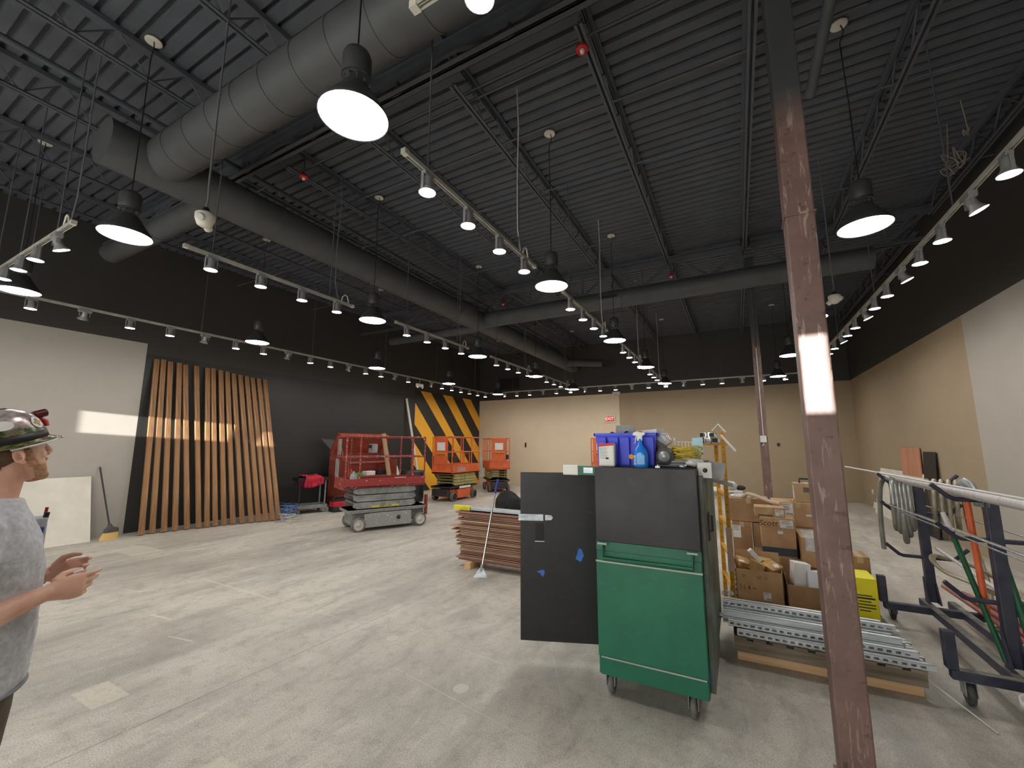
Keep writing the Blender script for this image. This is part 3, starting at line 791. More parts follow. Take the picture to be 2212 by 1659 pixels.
MB().box(.372, .377, .1, 1.05, .07, .33).build('side_cover', GREYS, lift, bevel=.004)
m = MB(); m.lathe([(0, .0), (.04, 0), (.04, .012), (0, .012)], 16, Matrix.Translation((.376, .78, .22)) @ Matrix.Rotation(R(90), 4, 'Y')); m.build('side_port', BLACKPL, lift)
m = MB(); m.box(-.36, -.1, -.33, -.315, 1.02, 1.38); m.build('front_plate', GREYM, lift); m = MB(); m.box(-.2, .02, -.33, -.315, 1.46, 1.78); m.build('front_plate', GREYM, lift)
m = MB(); m.box(.08, .36, .2, .3, 1.5, 1.68); cb = m.build('control_box', GREYM, lift, bevel=.01)
m = MB(); m.box(.1, .3, .185, .2, 1.6, 1.66); m.build('control_face', BLACKPL, cb)
m = MB(); m.box(-.38, .38, -.325, -.31, .8, 1.02); m.build('front_toe_plate', REDS, lift)
m = MB(); m.box(.30, .38, 1.36, 1.40, .22, .62); m.build('ladder_step', REDP, lift)
m = MB(); m.box(.328, .330, .25, .80, .435, .475); tg = m.build('warning_label', LABELY, lift)
text('KEEP  CLEAR', .042, 'lettering', INK, lift, frame((.3305, .52, .455), (0, 1, 0), (0, 0, 1)), bold=.001)
# things on the red lift's platform
A27 = R(-27)
def onlift(x, y, z):
    p = Matrix.Rotation(A27, 3, 'Z') @ V((x, y, z)); return (p.x-6.85, p.y+6.12, z)
CLEARG = mat('cloudy_grey_plastic', sr(160, 164, 166), .3, col2=sr(130, 134, 138))
m = MB(); m.lathe([(0, 0), (.07, 0), (.075, .02), (.075, .15), (.05, .2), (.022, .22), (.022, .26), (0, .26)], 18); o = m.build('plastic_jug', CLEARG, None, loc=onlift(.2, -.1, .882)); tag(o, 'grey translucent jug standing on the red lift platform', 'jug')
o = MB().box(-.2, .2, -.12, .12, 0, .09).build('white_carton', PAPER, None, loc=onlift(.1, .95, .882), rot=(0, 0, A27), bevel=.004); tag(o, 'flat white carton on the red lift platform', 'carton')

S2 = dict(y0=-.16, y1=1.36, zp=.80, zt=1.08, zr=1.91, zm=1.45, wb=1.08, r=.135, zb=.41, n=4, tyre=RUBBER, hub=BLACKM, chassis=ORANGE, deck=BLACKM, arm=OLIVE, plat=ORANGE, rail=ORANGE, posts=(-.145, .42, .9, 1.345))
def orange_lift(label, loc, rz, door):
    o = scissor_lift(label, loc, rz, S2)
    m = MB(); m.box(-.3, .22, -.175, -.162, 1.08, 1.90); pn = m.build('front_panel', ORANGE, o, bevel=.004)
    m = MB(); m.box(-.18, .12, -.180, -.176, 1.5, 1.74); m.build('paper_notice', PAPER, pn)
    m = MB(); m.tube([(-.2, -.18, 1.33), (-.19, -.2, 1.41), (.15, -.2, 1.41), (.18, -.18, 1.33)], .022, 8); m.build('yellow_handle', YELLOW, pn)
    m = MB(); m.box(.2, .36, -.05, .12, 1.15, 1.32); m.build('control_box', BLACKM, o, bevel=.01)
    m = MB(); m.box(.382, .386, .1, .55, .86, 1.0); m.build('maker_plate', PAPER if door else mat('dull_label', sr(190, 150, 140), .6), o)
    m = MB(); m.tube([(.365, 0.5, 1.08), (.365, .5, 1.40), (.365, .78, 1.40), (.365, .78, 1.08)], .014, 8); m.build('side_gate', ORANGE, o)
    m = MB(); m.box(-.3, .3, -.24, -.1, .16, .36); m.build('axle_housing', BLACKM, o, bevel=.02)
    m = MB(); m.box(.372, .378, .25, .85, .36, .43); m.build('deck_decals', PAPER if not door else BLACKM, o)
    return o
orange_lift('orange scissor lift with olive arms standing before the yellow stripes', (-7.93, 10.49, 0), 0, 0)
orange_lift('orange scissor lift in the far corner against the beige wall', (-7.72, 13.42, 0), R(41), 1)
orange_lift('orange scissor lift mostly hidden behind the blue tote', (-4.2, 14.6, 0), R(10), 1)

# ------------------------------------------------------------------ red job box with open sloping lid
o = thing('gang_box', 'big red steel job box with raised lid behind the spattered lift', 'tool chest', (-9.45, 8.75, 0), R(-4))
m = MB(); m.box(-.45, .38, -.85, .85, .1, .3); m.box(-.45, .38, -.85, -.82, .1, 1.25); m.box(-.45, .38, .82, .85, .1, 1.25); m.box(-.45, -.42, -.85, .85, .1, 1.5); m.box(-.45, .36, -.85, .85, .78, .8); m.box(.36, .38, -.85, .85, .1, .82); m.build('chest_body', mat('rusty_red_steel', sr(146, 66, 52), .55, col2=sr(120, 54, 44), scale=7), o, bevel=.006)
m = MB(); T = Matrix.Translation((-.43, 0, 1.45)) @ Matrix.Rotation(R(-60), 4, 'Y')
m.box(0, .62, -.87, .87, -.02, 0, T); m.box(.0, .62, -.87, -.85, -.16, 0, T); m.box(.0, .62, .85, .87, -.16, 0, T); m.box(.6, .62, -.87, .87, -.16, 0, T); m.build('lid', mat('lit_rusty_red_lid', sr(166, 76, 58), .5, col2=sr(144, 64, 50)), o)  # lid colour is lighter than the body, for the light falling on it
m = MB(); m.cyl((.0, -.8, 1.15), (.0, .8, 1.15), .05, 14); m.build('piano_lid_shaft', REDP, o)
m = MB()
for y in (-.8, .8): m.bar((.3, y, .8), (-.1, y, 1.75), .03, .03)
m.build('lid_strut', REDP, o)
m = MB(); m.box(-.3, .3, -.8, .8, .02, .1); m.build('skid', BLACKM, o)
gx, gy = -9.45, 8.75
for i, (x, y, z, d, c, n, lab) in enumerate(((.1, -.35, .8, (.2, .25, .09), 'green', 'parts_case', 'small green case inside the red job box'), (.05, .1, .8, (.22, .3, .12), 'white', 'parts_case', 'small white case inside the red job box'), (.1, .5, .8, (.2, .3, .14), 'dark', 'tool_case', 'small dark tool case inside the red job box'), (-.1, -.6, .8, (.3, .2, .2), 'orange', 'tool_case', 'bright orange tool case inside the red job box'))):
    mt = {'green': mat('green_case', sr(50, 170, 80), .5), 'white': PAPER, 'dark': BLACKPL, 'orange': ORANGE}[c]
    e = MB().box(-d[0]/2, d[0]/2, -d[1]/2, d[1]/2, 0, d[2]).build(n, mt, None, loc=(gx+x, gy+y, z+.001), rot=(0, 0, R(8*i-10)), bevel=.01); tag(e, lab, 'case')
TUBEB = mat('brown_paper_tube', sr(170, 142, 108), .8)
o = MB().tube([(-8.62, 9.05, .0), (-8.9, 8.86, 1.98)], .062, 18).build('cardboard_tube', TUBEB, None); tag(o, 'tall cardboard tube standing beside the red job box', 'tube')
o = MB().bar((-9.4, 10.3, .005), (-9.75, 10.15, 1.1), .3, .02, (1, 0, 0)).build('wallboard_offcut', DRYW, None); tag(o, 'short white board leaning behind the spattered red lift', 'board')
# black drum-like rolled membrane behind the lift
m = MB(); m.lathe([(.0, 0), (.34, 0), (.36, .1), (.36, .8), (.34, .9), (0, .9)], 26); o = m.build('black_drum', BLACKPL, None, loc=(-8.75, 9.95, 0)); tag(o, 'black barrel standing behind the spattered red lift', 'barrel')

# ------------------------------------------------------------------ black utility cart, jacket, cables, tool bag
o = thing('utility_cart', 'black two shelf utility cart beside the red job box', 'cart', (-9.52, 7.08, 0), R(-20))
for x in (-.2, .2):
    for y in (-.3, .3):
        MB().tube([(x, y, .1), (x, y, .80)], .02, 8).build('upright', GREYM if y > 0 else BLACKPL, o)
        m = MB(); m.lathe([(0, -.018), (.04, -.018), (.045, 0), (.04, .018), (0, .018)], 14, Matrix.Translation((x, y, .045)) @ Matrix.Rotation(R(90), 4, 'Y')); m.build('caster', GREYM, o)
for z, mt in ((.14, GREYM), (.8, BLACKPL)):
    m = MB(); m.box(-.24, .24, -.36, .36, z-.02, z); m.box(-.24, .24, -.36, -.34, z, z+.06); m.box(-.24, .24, .34, .36, z, z+.06); m.box(-.24, -.22, -.36, .36, z, z+.06); m.box(.22, .24, -.36, .36, z, z+.06); m.build('shelf', mt, o, bevel=.004)
# jacket draped over the top
JRED = mat('red_jacket_cloth', sr(196, 36, 62), .85, col2=sr(150, 24, 46), scale=8, bump=.3, bscale=30)
def drape(name, label, cat, loc, rz, w, l, drop, mt, seed, amp=.02):
    rnd = random.Random(seed); m = MB(); nx, ny = 22, 26; vs = []
    ph = [rnd.uniform(0, 6) for _ in range(6)]
    for i in range(nx+1):
        for j in range(ny+1):
            u = (i/nx-.5)*(w+2*drop); v = (j/ny-.5)*l
            x = max(-w/2-.012, min(w/2+.012, u)); dz = -max(0, abs(u)-w/2)
            fold = amp*(math.sin(v*22+ph[0]+u*4)+.6*math.sin(v*41+ph[1]-u*9)+.7*math.sin(u*17+ph[2]))
            z = dz*(1-.3*math.sin(v*5+ph[3])**2)+abs(fold)+.012
            if dz < 0: x += math.copysign(abs(fold)*1.2+.008, u); z -= abs(fold)
            vs.append((x, v*(1+.12*math.sin(u*7+ph[4])), z))
    fs = [(i*(ny+1)+j, (i+1)*(ny+1)+j, (i+1)*(ny+1)+j+1, i*(ny+1)+j+1) for i in range(nx) for j in range(ny)]
    m._add(vs, fs, True); o = m.build(name, mt, None, loc=loc, rot=(0, 0, rz))
    s = o.modifiers.new('thick', 'SOLIDIFY'); s.thickness = .008
    return tag(o, label, cat)
drape('work_jacket', 'crumpled red and black jacket draped over the black cart', 'jacket', (-9.50, 7.06, .868), R(-20), .53, .42, .26, JRED, 3, .022)
BLUEC = mat('blue_cable_jacket', sr(48, 84, 150), .5, col2=sr(120, 150, 190), scale=20)
def coil(name, label, cat, loc, n, r0, r1, wire, mt, seed, flat=.5, zr=.1, tail=None, z0=None, sides=6):
    rnd = random.Random(seed); pts = []
    tot = n*16; ph = [rnd.uniform(0, 6) for _ in range(5)]
    for i in range(tot):
        a = 2*PI*i/16; k = i/tot
        r = r0+(r1-r0)*(.5+.5*math.sin(k*n*1.3+ph[0]))
        cx = .18*r0*math.sin(k*n*.9+ph[1]); cy = .18*r0*math.cos(k*n*1.1+ph[2])
        z = (wire+zr*k) + zr*.35*(1+math.sin(a*1.5+ph[3]+k*7))*.5
        pts.append((cx+r*math.cos(a), cy+flat*r*math.sin(a), z))
    if tail: pts += tail
    o = MB().tube(pts, wire, sides).build(name, mt, None, loc=loc); return tag(o, label, cat)
coil('cable_coil', 'tangled blue cable heaped on the floor beside the black cart', 'cable', (-9.42, 6.36, 0), 14, .2, .33, .007, BLUEC, 5, .8, .22, [(.4, -.2, .01), (.55, -.35, .008), (.5, -.55, .008)])
coil('cable_coil', 'loops of grey cable spilling from the blue heap beside the cart', 'cable', (-8.86, 6.12, 0), 5, .2, .3, .006, TRACK, 15, .7, .12, [(.35, -.2, .01), (.45, -.3, .007)])
o = thing('tool_bag', 'red and black tool bag on the floor between cart and lift', 'bag', (-9.02, 7.56, 0), R(-15))
MB().box(-.15, .15, -.2, .2, 0, .12).build('bag_base', BLACKPL, o, bevel=.015)
MB().box(-.14, .14, -.19, .19, .12, .25).build('bag_body', JRED, o, bevel=.02)
m = MB(); m.box(-.1, .1, -.18, .18, .25, .29); m.tube([(0, -.16, .28), (0, -.12, .36), (0, .12, .36), (0, .16, .28)], .014, 7); m.build('carry_handle', BLACKPL, o)
# ------------------------------------------------------------------ stack of brown siding boards
rnd = random.Random(11)
NB = 30; z = .13; zs = []
for i in range(2):
    o = MB().box(-.05, .05, -.22, .2, 0, .045).build('timber_block', FRESHW, None, loc=(-3.33, 5.17, .045*i), bevel=.004)
    tag(o, ('lower' if i == 0 else 'upper')+' timber block under the end of the brown board stack', 'timber', 'timber blocks under the board stack')
for i in range(2):
    o = MB().box(-.05, .05, -.22, .2, 0, .045).build('timber_block', FRESHW, None, loc=(-1.9, 5.17, .045*i), bevel=.004)
    tag(o, ('lower' if i == 0 else 'upper')+' timber block under the board stack, hidden behind the black door', 'timber', 'timber blocks under the board stack')
z = .0905
for i in range(NB):
    th = .0205; x0 = -3.63+rnd.uniform(-.02, .14)+(.0 if 8 < i < 22 else .05)+(-.05 if i in (13, 20) else 0)
    w = .32; y0 = 5.02+rnd.uniform(-.018, .018)
    m = MB(); m.box(x0, -1.2+rnd.uniform(-.05, .05), y0, y0+w, 0, th-.0055); m.box(x0+rnd.uniform(.0, .12), -1.25, y0-.010, y0, .004, .010)
    o = m.build('siding_board', [BROWNB, BROWNC, BROWNB, BROWND][rnd.randrange(4)], None, loc=(0, 0, z)); z += th+.001
    lab = f'thin brown board in the stack behind the scraper, {ORD[i] if i < 15 else ORD[NB-1-i]} from the {"floor" if i < 15 else "top"}'
    tag(o, lab, 'board', 'brown boards in the flat stack')
zst = z
ALU = mat('brushed_aluminium', sr(190, 196, 202), .35, .8, col2=sr(160, 168, 176), scale=12, stretch=(.3, 6, 6))
o = thing('straightedge', 'long aluminium straightedge with yellow taped end lying on the brown boards', 'straightedge', (-3.55, 5.13, zst))
m = MB(); m.box(.12, 2.0, -.03, .03, .0, .012); m.box(.12, 2.0, -.03, .03, .045, .06); m.box(.12, 2.0, -.012, .012, .012, .045); m.box(.12, 2.0, -.03, -.024, .0, .02); m.build('beam', ALU, o)
FOAMY = mat('yellow_foam_tape', sr(226, 214, 70), .85, col2=sr(200, 186, 50), scale=14, bump=.4)
MB().box(-.14, .15, -.036, .036, -.0, .066).build('yellow_end', FOAMY, o, bevel=.012)
# long handled floor scraper leaning on the stack
o = thing('floor_scraper', 'long silver floor scraper with blue grip leaning on the board stack', 'scraper', (-2.98, 4.74, 0))
m = MB(); m.tube([(.0, .02, .1), (.06, .24, 1.02)], .0125, 10); m.build('pole', CHROME, o)
MB().tube([(.06, .24, 1.02), (.075, .295, 1.2)], .016, 10).build('grip', mat('blue_grip', sr(44, 58, 150), .5), o)
m = MB(); m.prism([(-.022, .11), (.022, .11), (.09, .0), (-.09, .0)], .004, frame((0, -.01, .001), (1, .5, 0), (0, .2, 1))); m.build('blade', GALV, o)
m = MB(); m.bar((0, .0, .07), (.0, .03, .15), .03, .022); m.build('socket', GREYM, o)

# folding-table of small things behind the stack
BLKCLOTH = mat('black_cloth', sr(18, 18, 20), .9, col2=sr(34, 34, 38), scale=10, bump=.4, bscale=25)
o = thing('work_jacket', 'black jacket with white bands heaped behind the board stack', 'jacket', (-3.55, 6.62, .0))
m = MB(); m.loft([((0, 0, .0), .32, .26, (1, 0, 0), (0, 1, 0)), ((.0, 0, .45), .31, .25, (1, 0, 0), (0, 1, 0)), ((-.04, 0, .7), .24, .2, (1, 0, 0), (0, 1, 0)), ((-.08, 0, .82), .14, .13, (1, 0, 0), (0, 1, 0)), ((-.09, 0, .86), .05, .05, (1, 0, 0), (0, 1, 0))], 26); jb = m.build('jacket_body', BLKCLOTH, o)
tx = bpy.data.textures.new('fold', 'CLOUDS'); tx.noise_scale = .18
s = jb.modifiers.new('sub', 'SUBSURF'); s.levels = 2; s.render_levels = 2
d = jb.modifiers.new('fold', 'DISPLACE'); d.texture = tx; d.strength = .09
m = MB()
for k in range(3): m.tube([(.12, -.26+.01*k, .55-.035*k), (.2, -.23, .535-.035*k), (.29, -.17, .51-.035*k)], .011, 6)
m.build('reflective_band', PAPER, o)
o = MB().box(-.16, .16, -.13, .13, 0, .24).build('carton', KRAFTD, None, loc=(-2.93, 6.55, .45), bevel=.004); tag(o, 'small brown carton beside the heaped black jacket', 'carton')
o = MB().box(-.55, .55, -.25, .25, 0, .45).build('storage_crate', BLACKPL, None, loc=(-2.66, 6.6, 0), bevel=.01); tag(o, 'dark crate under the small items behind the board stack', 'crate')
for i, (x, y, z, r_, h, mt, lab, nm, ct) in enumerate(((-2.62, 6.75, .45, .075, .26, WHITE, 'white paint tub beside the black door edge behind the board stack', 'paint_tub', 'tub'), (-2.86, 6.72, .69, .065, .24, GALV, 'silver paint can on the small brown carton', 'paint_can', 'can'), (-2.50, 6.5, .45, .08, .2, CLEARG, 'clear plastic pail at the black door edge', 'plastic_pail', 'pail'))):
    if i == 1: z = .45; x, y = -2.84, 6.79
    m = MB(); m.lathe([(0, 0), (r_*.95, 0), (r_, .01), (r_, h-.01), (r_*1.05, h-.01), (r_*1.05, h), (0, h)], 20); o = m.build(nm, mt, None, loc=(x, y, z)); tag(o, lab, ct)
for i, (x, z, lab) in enumerate(((-3.02, .69, 'dark round knob lying on the small brown carton, the smaller one'), (-2.9, .69, 'dark round knob lying on the small brown carton, beside the can'))):
    m = MB(); m.ell((0, 0, .04), .055, .055, .04, 14, 10); o = m.build('rubber_ball', mat('dark_brown_rubber', sr(70, 52, 54), .6), None, loc=(x, 6.55, z)); tag(o, lab, 'ball', 'dark balls on the carton')
o = MB().box(-.02, .02, -.02, .02, 0, .35).build('yellow_marker_post', FOAMY, None, loc=(-2.42, 6.35, 0), bevel=.004); tag(o, 'short yellow post behind the black door edge', 'post')

# ------------------------------------------------------------------ green steel tool cabinet with its door swung open
GREEN = mat('green_cabinet_paint', sr(18, 104, 78), .42, col2=sr(14, 92, 68), scale=2.5)
def scuffed(name, c, c2, sc, light, amt=.5):
    m, t, b = newmat(name); p = t.coord()
    n = t.noise(p, 2.2, 4, .6); s = t.noise(t.coord((3, 3, 6), loc=(2, 4, 1)), 2.6, 6, .7, 2.2); f = t.noise(t.coord((40, 40, 4)), 2.2, 3)
    col = t.mix(t.ramp(n, [(.35, 0.), (.65, 1.)]), c, c2)
    col = t.mix(t.math('MULTIPLY', t.ramp(s, [(.60, 0.), (.72, 1.)]), t.math('MULTIPLY', t.ramp(f, [(.4, .3), (.6, 1.)]), amt)), col, light)
    t.l.new(col, b.inputs['Base Color']); t.l.new(t.ramp(n, [(.3, .38), (.7, .55)]), b.inputs['Roughness'])
    return m
BLK = scuffed('black_cabinet_paint', sr(32, 33, 36), sr(25, 25, 27), 1, sr(96, 98, 100), .25)
GRN = scuffed('green_scuffed_paint', sr(20, 108, 80), sr(15, 94, 70), 1, sr(70, 140, 116), .4)
WORN = scuffed('worn_green_edge', sr(92, 108, 96), sr(60, 64, 58), 1, sr(150, 152, 140), .8)
SCUFF = mat('scraped_bare_edge', sr(170, 176, 166), .5, .3)
o = thing('tool_cabinet', 'tall green and black steel tool cabinet on casters, door swung open', 'tool cabinet', (-.578, 2.955, 0))
CW, CD = .335, 1.5
m = MB(); m.box(-CW, CW, 0, CD, .155, .94); gb = m.build('lower_body', GRN, o, bevel=.006)
m = MB(); m.box(-CW, CW, .0, CD, .94, 1.0); m.build('handle_recess', GREEN, o)
m = MB(); m.box(-CW, CW, -.004, CD, 1.0, 1.505); m.build('upper_body', BLK, o, bevel=.005)
m = MB(); m.box(-CW, CW, -.012, .0, .27, .872); fp = m.build('front_panel', GRN, o, bevel=.004)
MB().box(-CW-.002, CW+.002, -.016, -.004, .866, .876).build('bare_edge', SCUFF, o); MB().box(-CW+.02, CW-.01, -.016, -.010, .262, .27).build('bare_edge', SCUFF, o)
m = MB(); m.box(-CW+.015, CW-.004, -.008, .02, .155, .262); m.build('skirt', GREEN, o, bevel=.003)
m = MB(); m.tube([(-.285, -.02, .99), (-.283, -.02, .895), (.283, -.02, .895), (.285, -.02, .99)], .011, 8); hd = m.build('lift_handle', GREEN, o)
m = MB()
for x in (-.285, .285): m.cyl((x-.032, -.024, .988), (x+.032, -.024, .988), .008, 8)
m.build('handle_pivot', SCUFF, hd)
for x, y in ((-.28, .09), (.235, .07), (-.28, 1.4), (.26, 1.4)):
    m = MB(); m.box(x-.035, x+.035, y-.05, y+.05, .145, .155); m.box(x-.03, x-.024, y-.03, y+.04, .06, .148); m.box(x+.024, x+.03, y-.03, y+.04, .06, .148); c = m.build('caster', GREYM, o)
    m = MB(); m.lathe([(0, -.02), (.045, -.02), (.06, -.012), (.062, 0), (.06, .012), (.045, .02), (0, .02)], 22, Matrix.Translation((x, y+.012, .0625)) @ Matrix.Rotation(R(90), 4, 'Y')); m.build('caster_wheel', RUBBER, c)
# weathered long side facing the boxes, with second leaf ajar
m = MB(); m.box(CW, CW+.03, .06, .74, .17, 1.46); sd = m.build('side_door', WORN, o, bevel=.004)
m = MB(); m.box(CW, CW+.018, .76, 1.47, .17, 1.46); m.build('side_door', WORN, o, bevel=.004)
m = MB(); m.tube([(CW+.03, .30, 1.18), (CW+.055, .30, 1.18), (CW+.055, .30, 1.08), (CW+.03, .30, 1.08)], .008, 6); m.box(CW+.03, CW+.04, .26, .34, 1.02, 1.2); m.build('hasp', BLACKPL, sd)
# open leaf, hinged at the near corner
D = Matrix.Translation((-CW-.012, .455, 0)) @ Matrix.Rotation(R(180+21), 4, 'Z')
m = MB(); m.box(.0, .725, -.0, .028, .155, 1.437, D); dr_ = m.build('open_door', BLK, o, bevel=.003)
m = MB(); m.box(.54, .74, .028, .034, 1.055, 1.105, D); m.prism([(0, -.022), (.05, -.018), (.062, 0), (.05, .018), (0, .022)], .006, D @ Matrix.Translation((.525, .030, 1.08)) @ Matrix.Rotation(R(180), 4, 'Y') @ Matrix.Rotation(R(90), 4, 'X')); m.build('hasp_bar', GALV, dr_)
m = MB(); m.box(.535, .605, .0281, .0300, .90, 1.035, D); m.build('recess_slot', mat('deep_black', (.004, .004, .004), .6), dr_)
m = MB(); m.box(.532, .608, .0281, .033, .893, .90, D); m.build('slot_lip', GALV, dr_)
m = MB()
for z in (.3, .8, 1.35): m.cyl((-CW-.008, .46, z-.05), (-CW-.008, .46, z+.05), .011, 8)
m.build('hinge', BLK, o)
BLUET = mat('blue_masking_tape', sr(70, 122, 206), .7, col2=sr(56, 104, 186), scale=20)
def tapeon(pts, M, label):
    e = MB().prism(pts, .0012, M).build('masking_tape', BLUET, None); tag(e, label, 'tape')
Dw = Matrix.Translation((-.578, 2.955, 0)) @ D
def dface(x, z): return Dw @ Matrix.Translation((x, .0282, z)) @ Matrix.Rotation(R(180), 4, 'Y') @ Matrix.Rotation(R(90), 4, 'X') @ Matrix.Translation((0, 0, -.0012))
def tape_on_door(cx, cz, pts, label):
    vs = [Dw @ V((cx-px, .0285, cz+pz)) for px, pz in pts] + [Dw @ V((cx-px, .0298, cz+pz)) for px, pz in pts]
    n = len(pts); m = MB(); m._add(vs, [tuple(range(n)), tuple(range(n, 2*n))] + [(i, (i+1) % n, n+(i+1) % n, n+i) for i in range(n)])
    tag(m.build('masking_tape', BLUET, None), label, 'tape')
tape_on_door(.26, .80, [(-.028, -.03), (.012, -.05), (.036, .0), (.016, .05), (-.004, .05)], 'larger scrap of blue masking tape higher on the black door')
tape_on_door(.56, .655, [(-.036, .01), (-.01, .0), (.012, -.028), (.028, .0), (.024, .026), (-.006, .022)], 'smaller scrap of blue masking tape lower on the black door')
m = MB(); m.prism([(-.02, -.05), (.02, -.03), (.03, .02), (.0, .05), (-.02, .02)], .002, frame((-.238, 3.02, .27), (.3, .9, 0), (0, 0, 1))); tag(m.build('masking_tape', BLUET, None), 'scrap of blue masking tape low on the cabinet corner', 'tape')
m = MB(); m.box(-CW-.14, -CW, .06, .08, 1.44, 1.505); ib = m.build('top_latch_box', GREEN, o)
m = MB(); m.box(-CW-.10, -CW-.03, .056, .06, 1.455, 1.495); m.build('latch_plate', GALV, ib)
m = MB(); m.box(-CW-.26, -CW-.14, .05, .09, 1.437, 1.51); m.build('latch_cover', WHITE, o, bevel=.006)

# ------------------------------------------------------------------ things on top of the cabinet
ZT = 1.506
TOTE = mat('blue_tote_plastic', sr(50, 72, 222), .4, col2=sr(44, 62, 206))
o = thing('storage_tote', 'bright blue plastic tote full of fittings on the green cabinet', 'tote', (-.725, 3.30, ZT))
def tub(m, w0, d0, w1, d1, h, t=.006, z0=0):
    def ring(w, d, z): return [(-w, -d, z), (w, -d, z), (w, d, z), (-w, d, z)]
    vs = ring(w0, d0, z0)+ring(w1, d1, h)+ring(w1-t, d1-t, h)+ring(w0-t, d0-t, z0+t)
    fs = [(3, 2, 1, 0)]
    for a in (0, 4, 8): fs += [(a+i, a+(i+1) % 4, a+4+(i+1) % 4, a+4+i) for i in range(4)]
    fs.append((12, 13, 14, 15)); m._add(vs, fs)
m = MB(); tub(m, .195, .17, .222, .19, .235); m.build('tub', TOTE, o)
m = MB(); 
for a in ((-.232, .232, -.2, -.188), (-.232, .232, .188, .2), (-.232, -.22, -.2, .2), (.22, .232, -.2, .2)): m.box(a[0], a[1], a[2], a[3], .218, .24)
for x in (-.17, -.08, .0, .09, .17): m.prism([(-.03, .01), (.03, .01), (.036, .21), (-.036, .21)], .018, frame((x, -.178, 0), (1, 0, 0), (0, -.09, 1)))
m.build('rim', TOTE, o, bevel=.003)
m = MB(); m.lathe([(0, 0), (.018, 0)], 16, frame((.045, -.207, .07), (1, 0, 0), (0, -.09, 1))); m.build('orange_sticker', mat('orange_sticker', sr(240, 170, 70), .6), o)
PVCG = mat('grey_pvc', sr(120, 122, 124), .5, col2=sr(98, 100, 102))
o2 = MB().box(-.075, .075, -.006, .006, 0, .15).build('cover_plate', CLEARG, None, loc=(-.79, 3.36, ZT+.16), rot=(R(-10), R(4), 0), bevel=.004); tag(o2, 'grey flat cover plate sticking up from the blue tote', 'plate')
o2 = MB().box(-.085, .085, -.07, .07, 0, .075).build('white_box', PAPER, None, loc=(-.585, 3.36, ZT+.19), rot=(0, R(-5), R(-14)), bevel=.003); tag(o2, 'small white box lying on top of the blue tote', 'box')
for i, (x, y, z, ry) in enumerate(((-.86, 3.26, .215, 30), (-.735, 3.27, .225, -25), (-.70, 3.32, .22, 60), (-.80, 3.22, .205, 80), (-.64, 3.25, .215, 10))):
    T = Matrix.Rotation(R(ry), 4, 'Y') @ Matrix.Rotation(R(40), 4, 'X')
    m = MB(); m.lathe([(.018, -.035), (.024, -.035), (.024, -.01), (.02, -.006), (.02, .006), (.024, .01), (.024, .035), (.018, .035)], 14, T); o2 = m.build('pipe_fitting', PVCG, None, loc=(x, y, ZT+z))
    tag(o2, ['grey pipe coupling at the tote rim above the white jug', 'grey pipe coupling in the middle of the tote', 'grey pipe coupling behind the middle one in the tote', 'grey pipe coupling peeking over the tote rim', 'grey pipe coupling beside the spray trigger in the tote'][i], 'fitting', 'pipe fittings in the blue tote')
o = thing('chemical_jug', 'white jug with red capped label standing before the blue tote', 'jug', (-.835, 3.035, ZT))
m = MB(); m.box(-.058, .058, -.035, .035, 0, .165); m.build('jug_body', WHITE, o, bevel=.012)
m = MB(); m.prism([(-.056, .14), (.056, .15), (.056, .168), (-.056, .163)], .001, frame((0, -.0352, 0), (1, 0, 0), (0, 0, 1))); m.build('red_label', RED, o)
m = MB()
for i in range(9): m.box(-.05, .012-.006*(i % 3), -.0358, -.0352, .13-.009*i, .132-.009*i)
m.box(-.006, .016, -.0358, -.0352, .052, .064)
m.build('small_print', INK, o)
SPRAYB = mat('clear_blue_bottle', sr(40, 130, 226), .15, col2=sr(34, 120, 214), coat=.3)
o = thing('spray_bottle', 'blue spray bottle with white trigger standing before the blue tote', 'spray bottle', (-.6, 3.03, ZT))
m = MB(); m.loft([((0, 0, .0), .045, .03, (1, 0, 0), (0, 1, 0)), ((0, 0, .01), .05, .033, (1, 0, 0), (0, 1, 0)), ((0, 0, .095), .05, .033, (1, 0, 0), (0, 1, 0)), ((0, 0, .125), .036, .028, (1, 0, 0), (0, 1, 0)), ((0, 0, .15), .018, .018, (1, 0, 0), (0, 1, 0)), ((0, 0, .195), .013, .013, (1, 0, 0), (0, 1, 0))], 20); m.build('bottle', SPRAYB, o)
m = MB(); m.prism([(-.02, -.012), (.014, -.012), (.016, .02), (.034, .03), (.034, .046), (-.03, .05), (-.048, .04), (-.048, .026), (-.02, .02)], .022, frame((0, .011, .195), (1, 0, 0), (0, 0, 1))); m.prism([(-.03, .02), (-.022, .02), (-.034, -.03), (-.04, -.034)], .012, frame((0, .006, .195), (1, 0, 0), (0, 0, 1))); m.build('trigger_head', WHITE, o, bevel=.002)
m = MB(); m.box(-.024, .03, -.0340, -.0332, .02, .085); m.build('label_panel', mat('pale_blue_label', sr(120, 180, 236), .5), o)
text('ECOLAB', .017, 'lettering', PAPER, o, frame((-.034, -.0338, .05), (0, 0, 1), (-1, 0, 0)), bold=.0006)
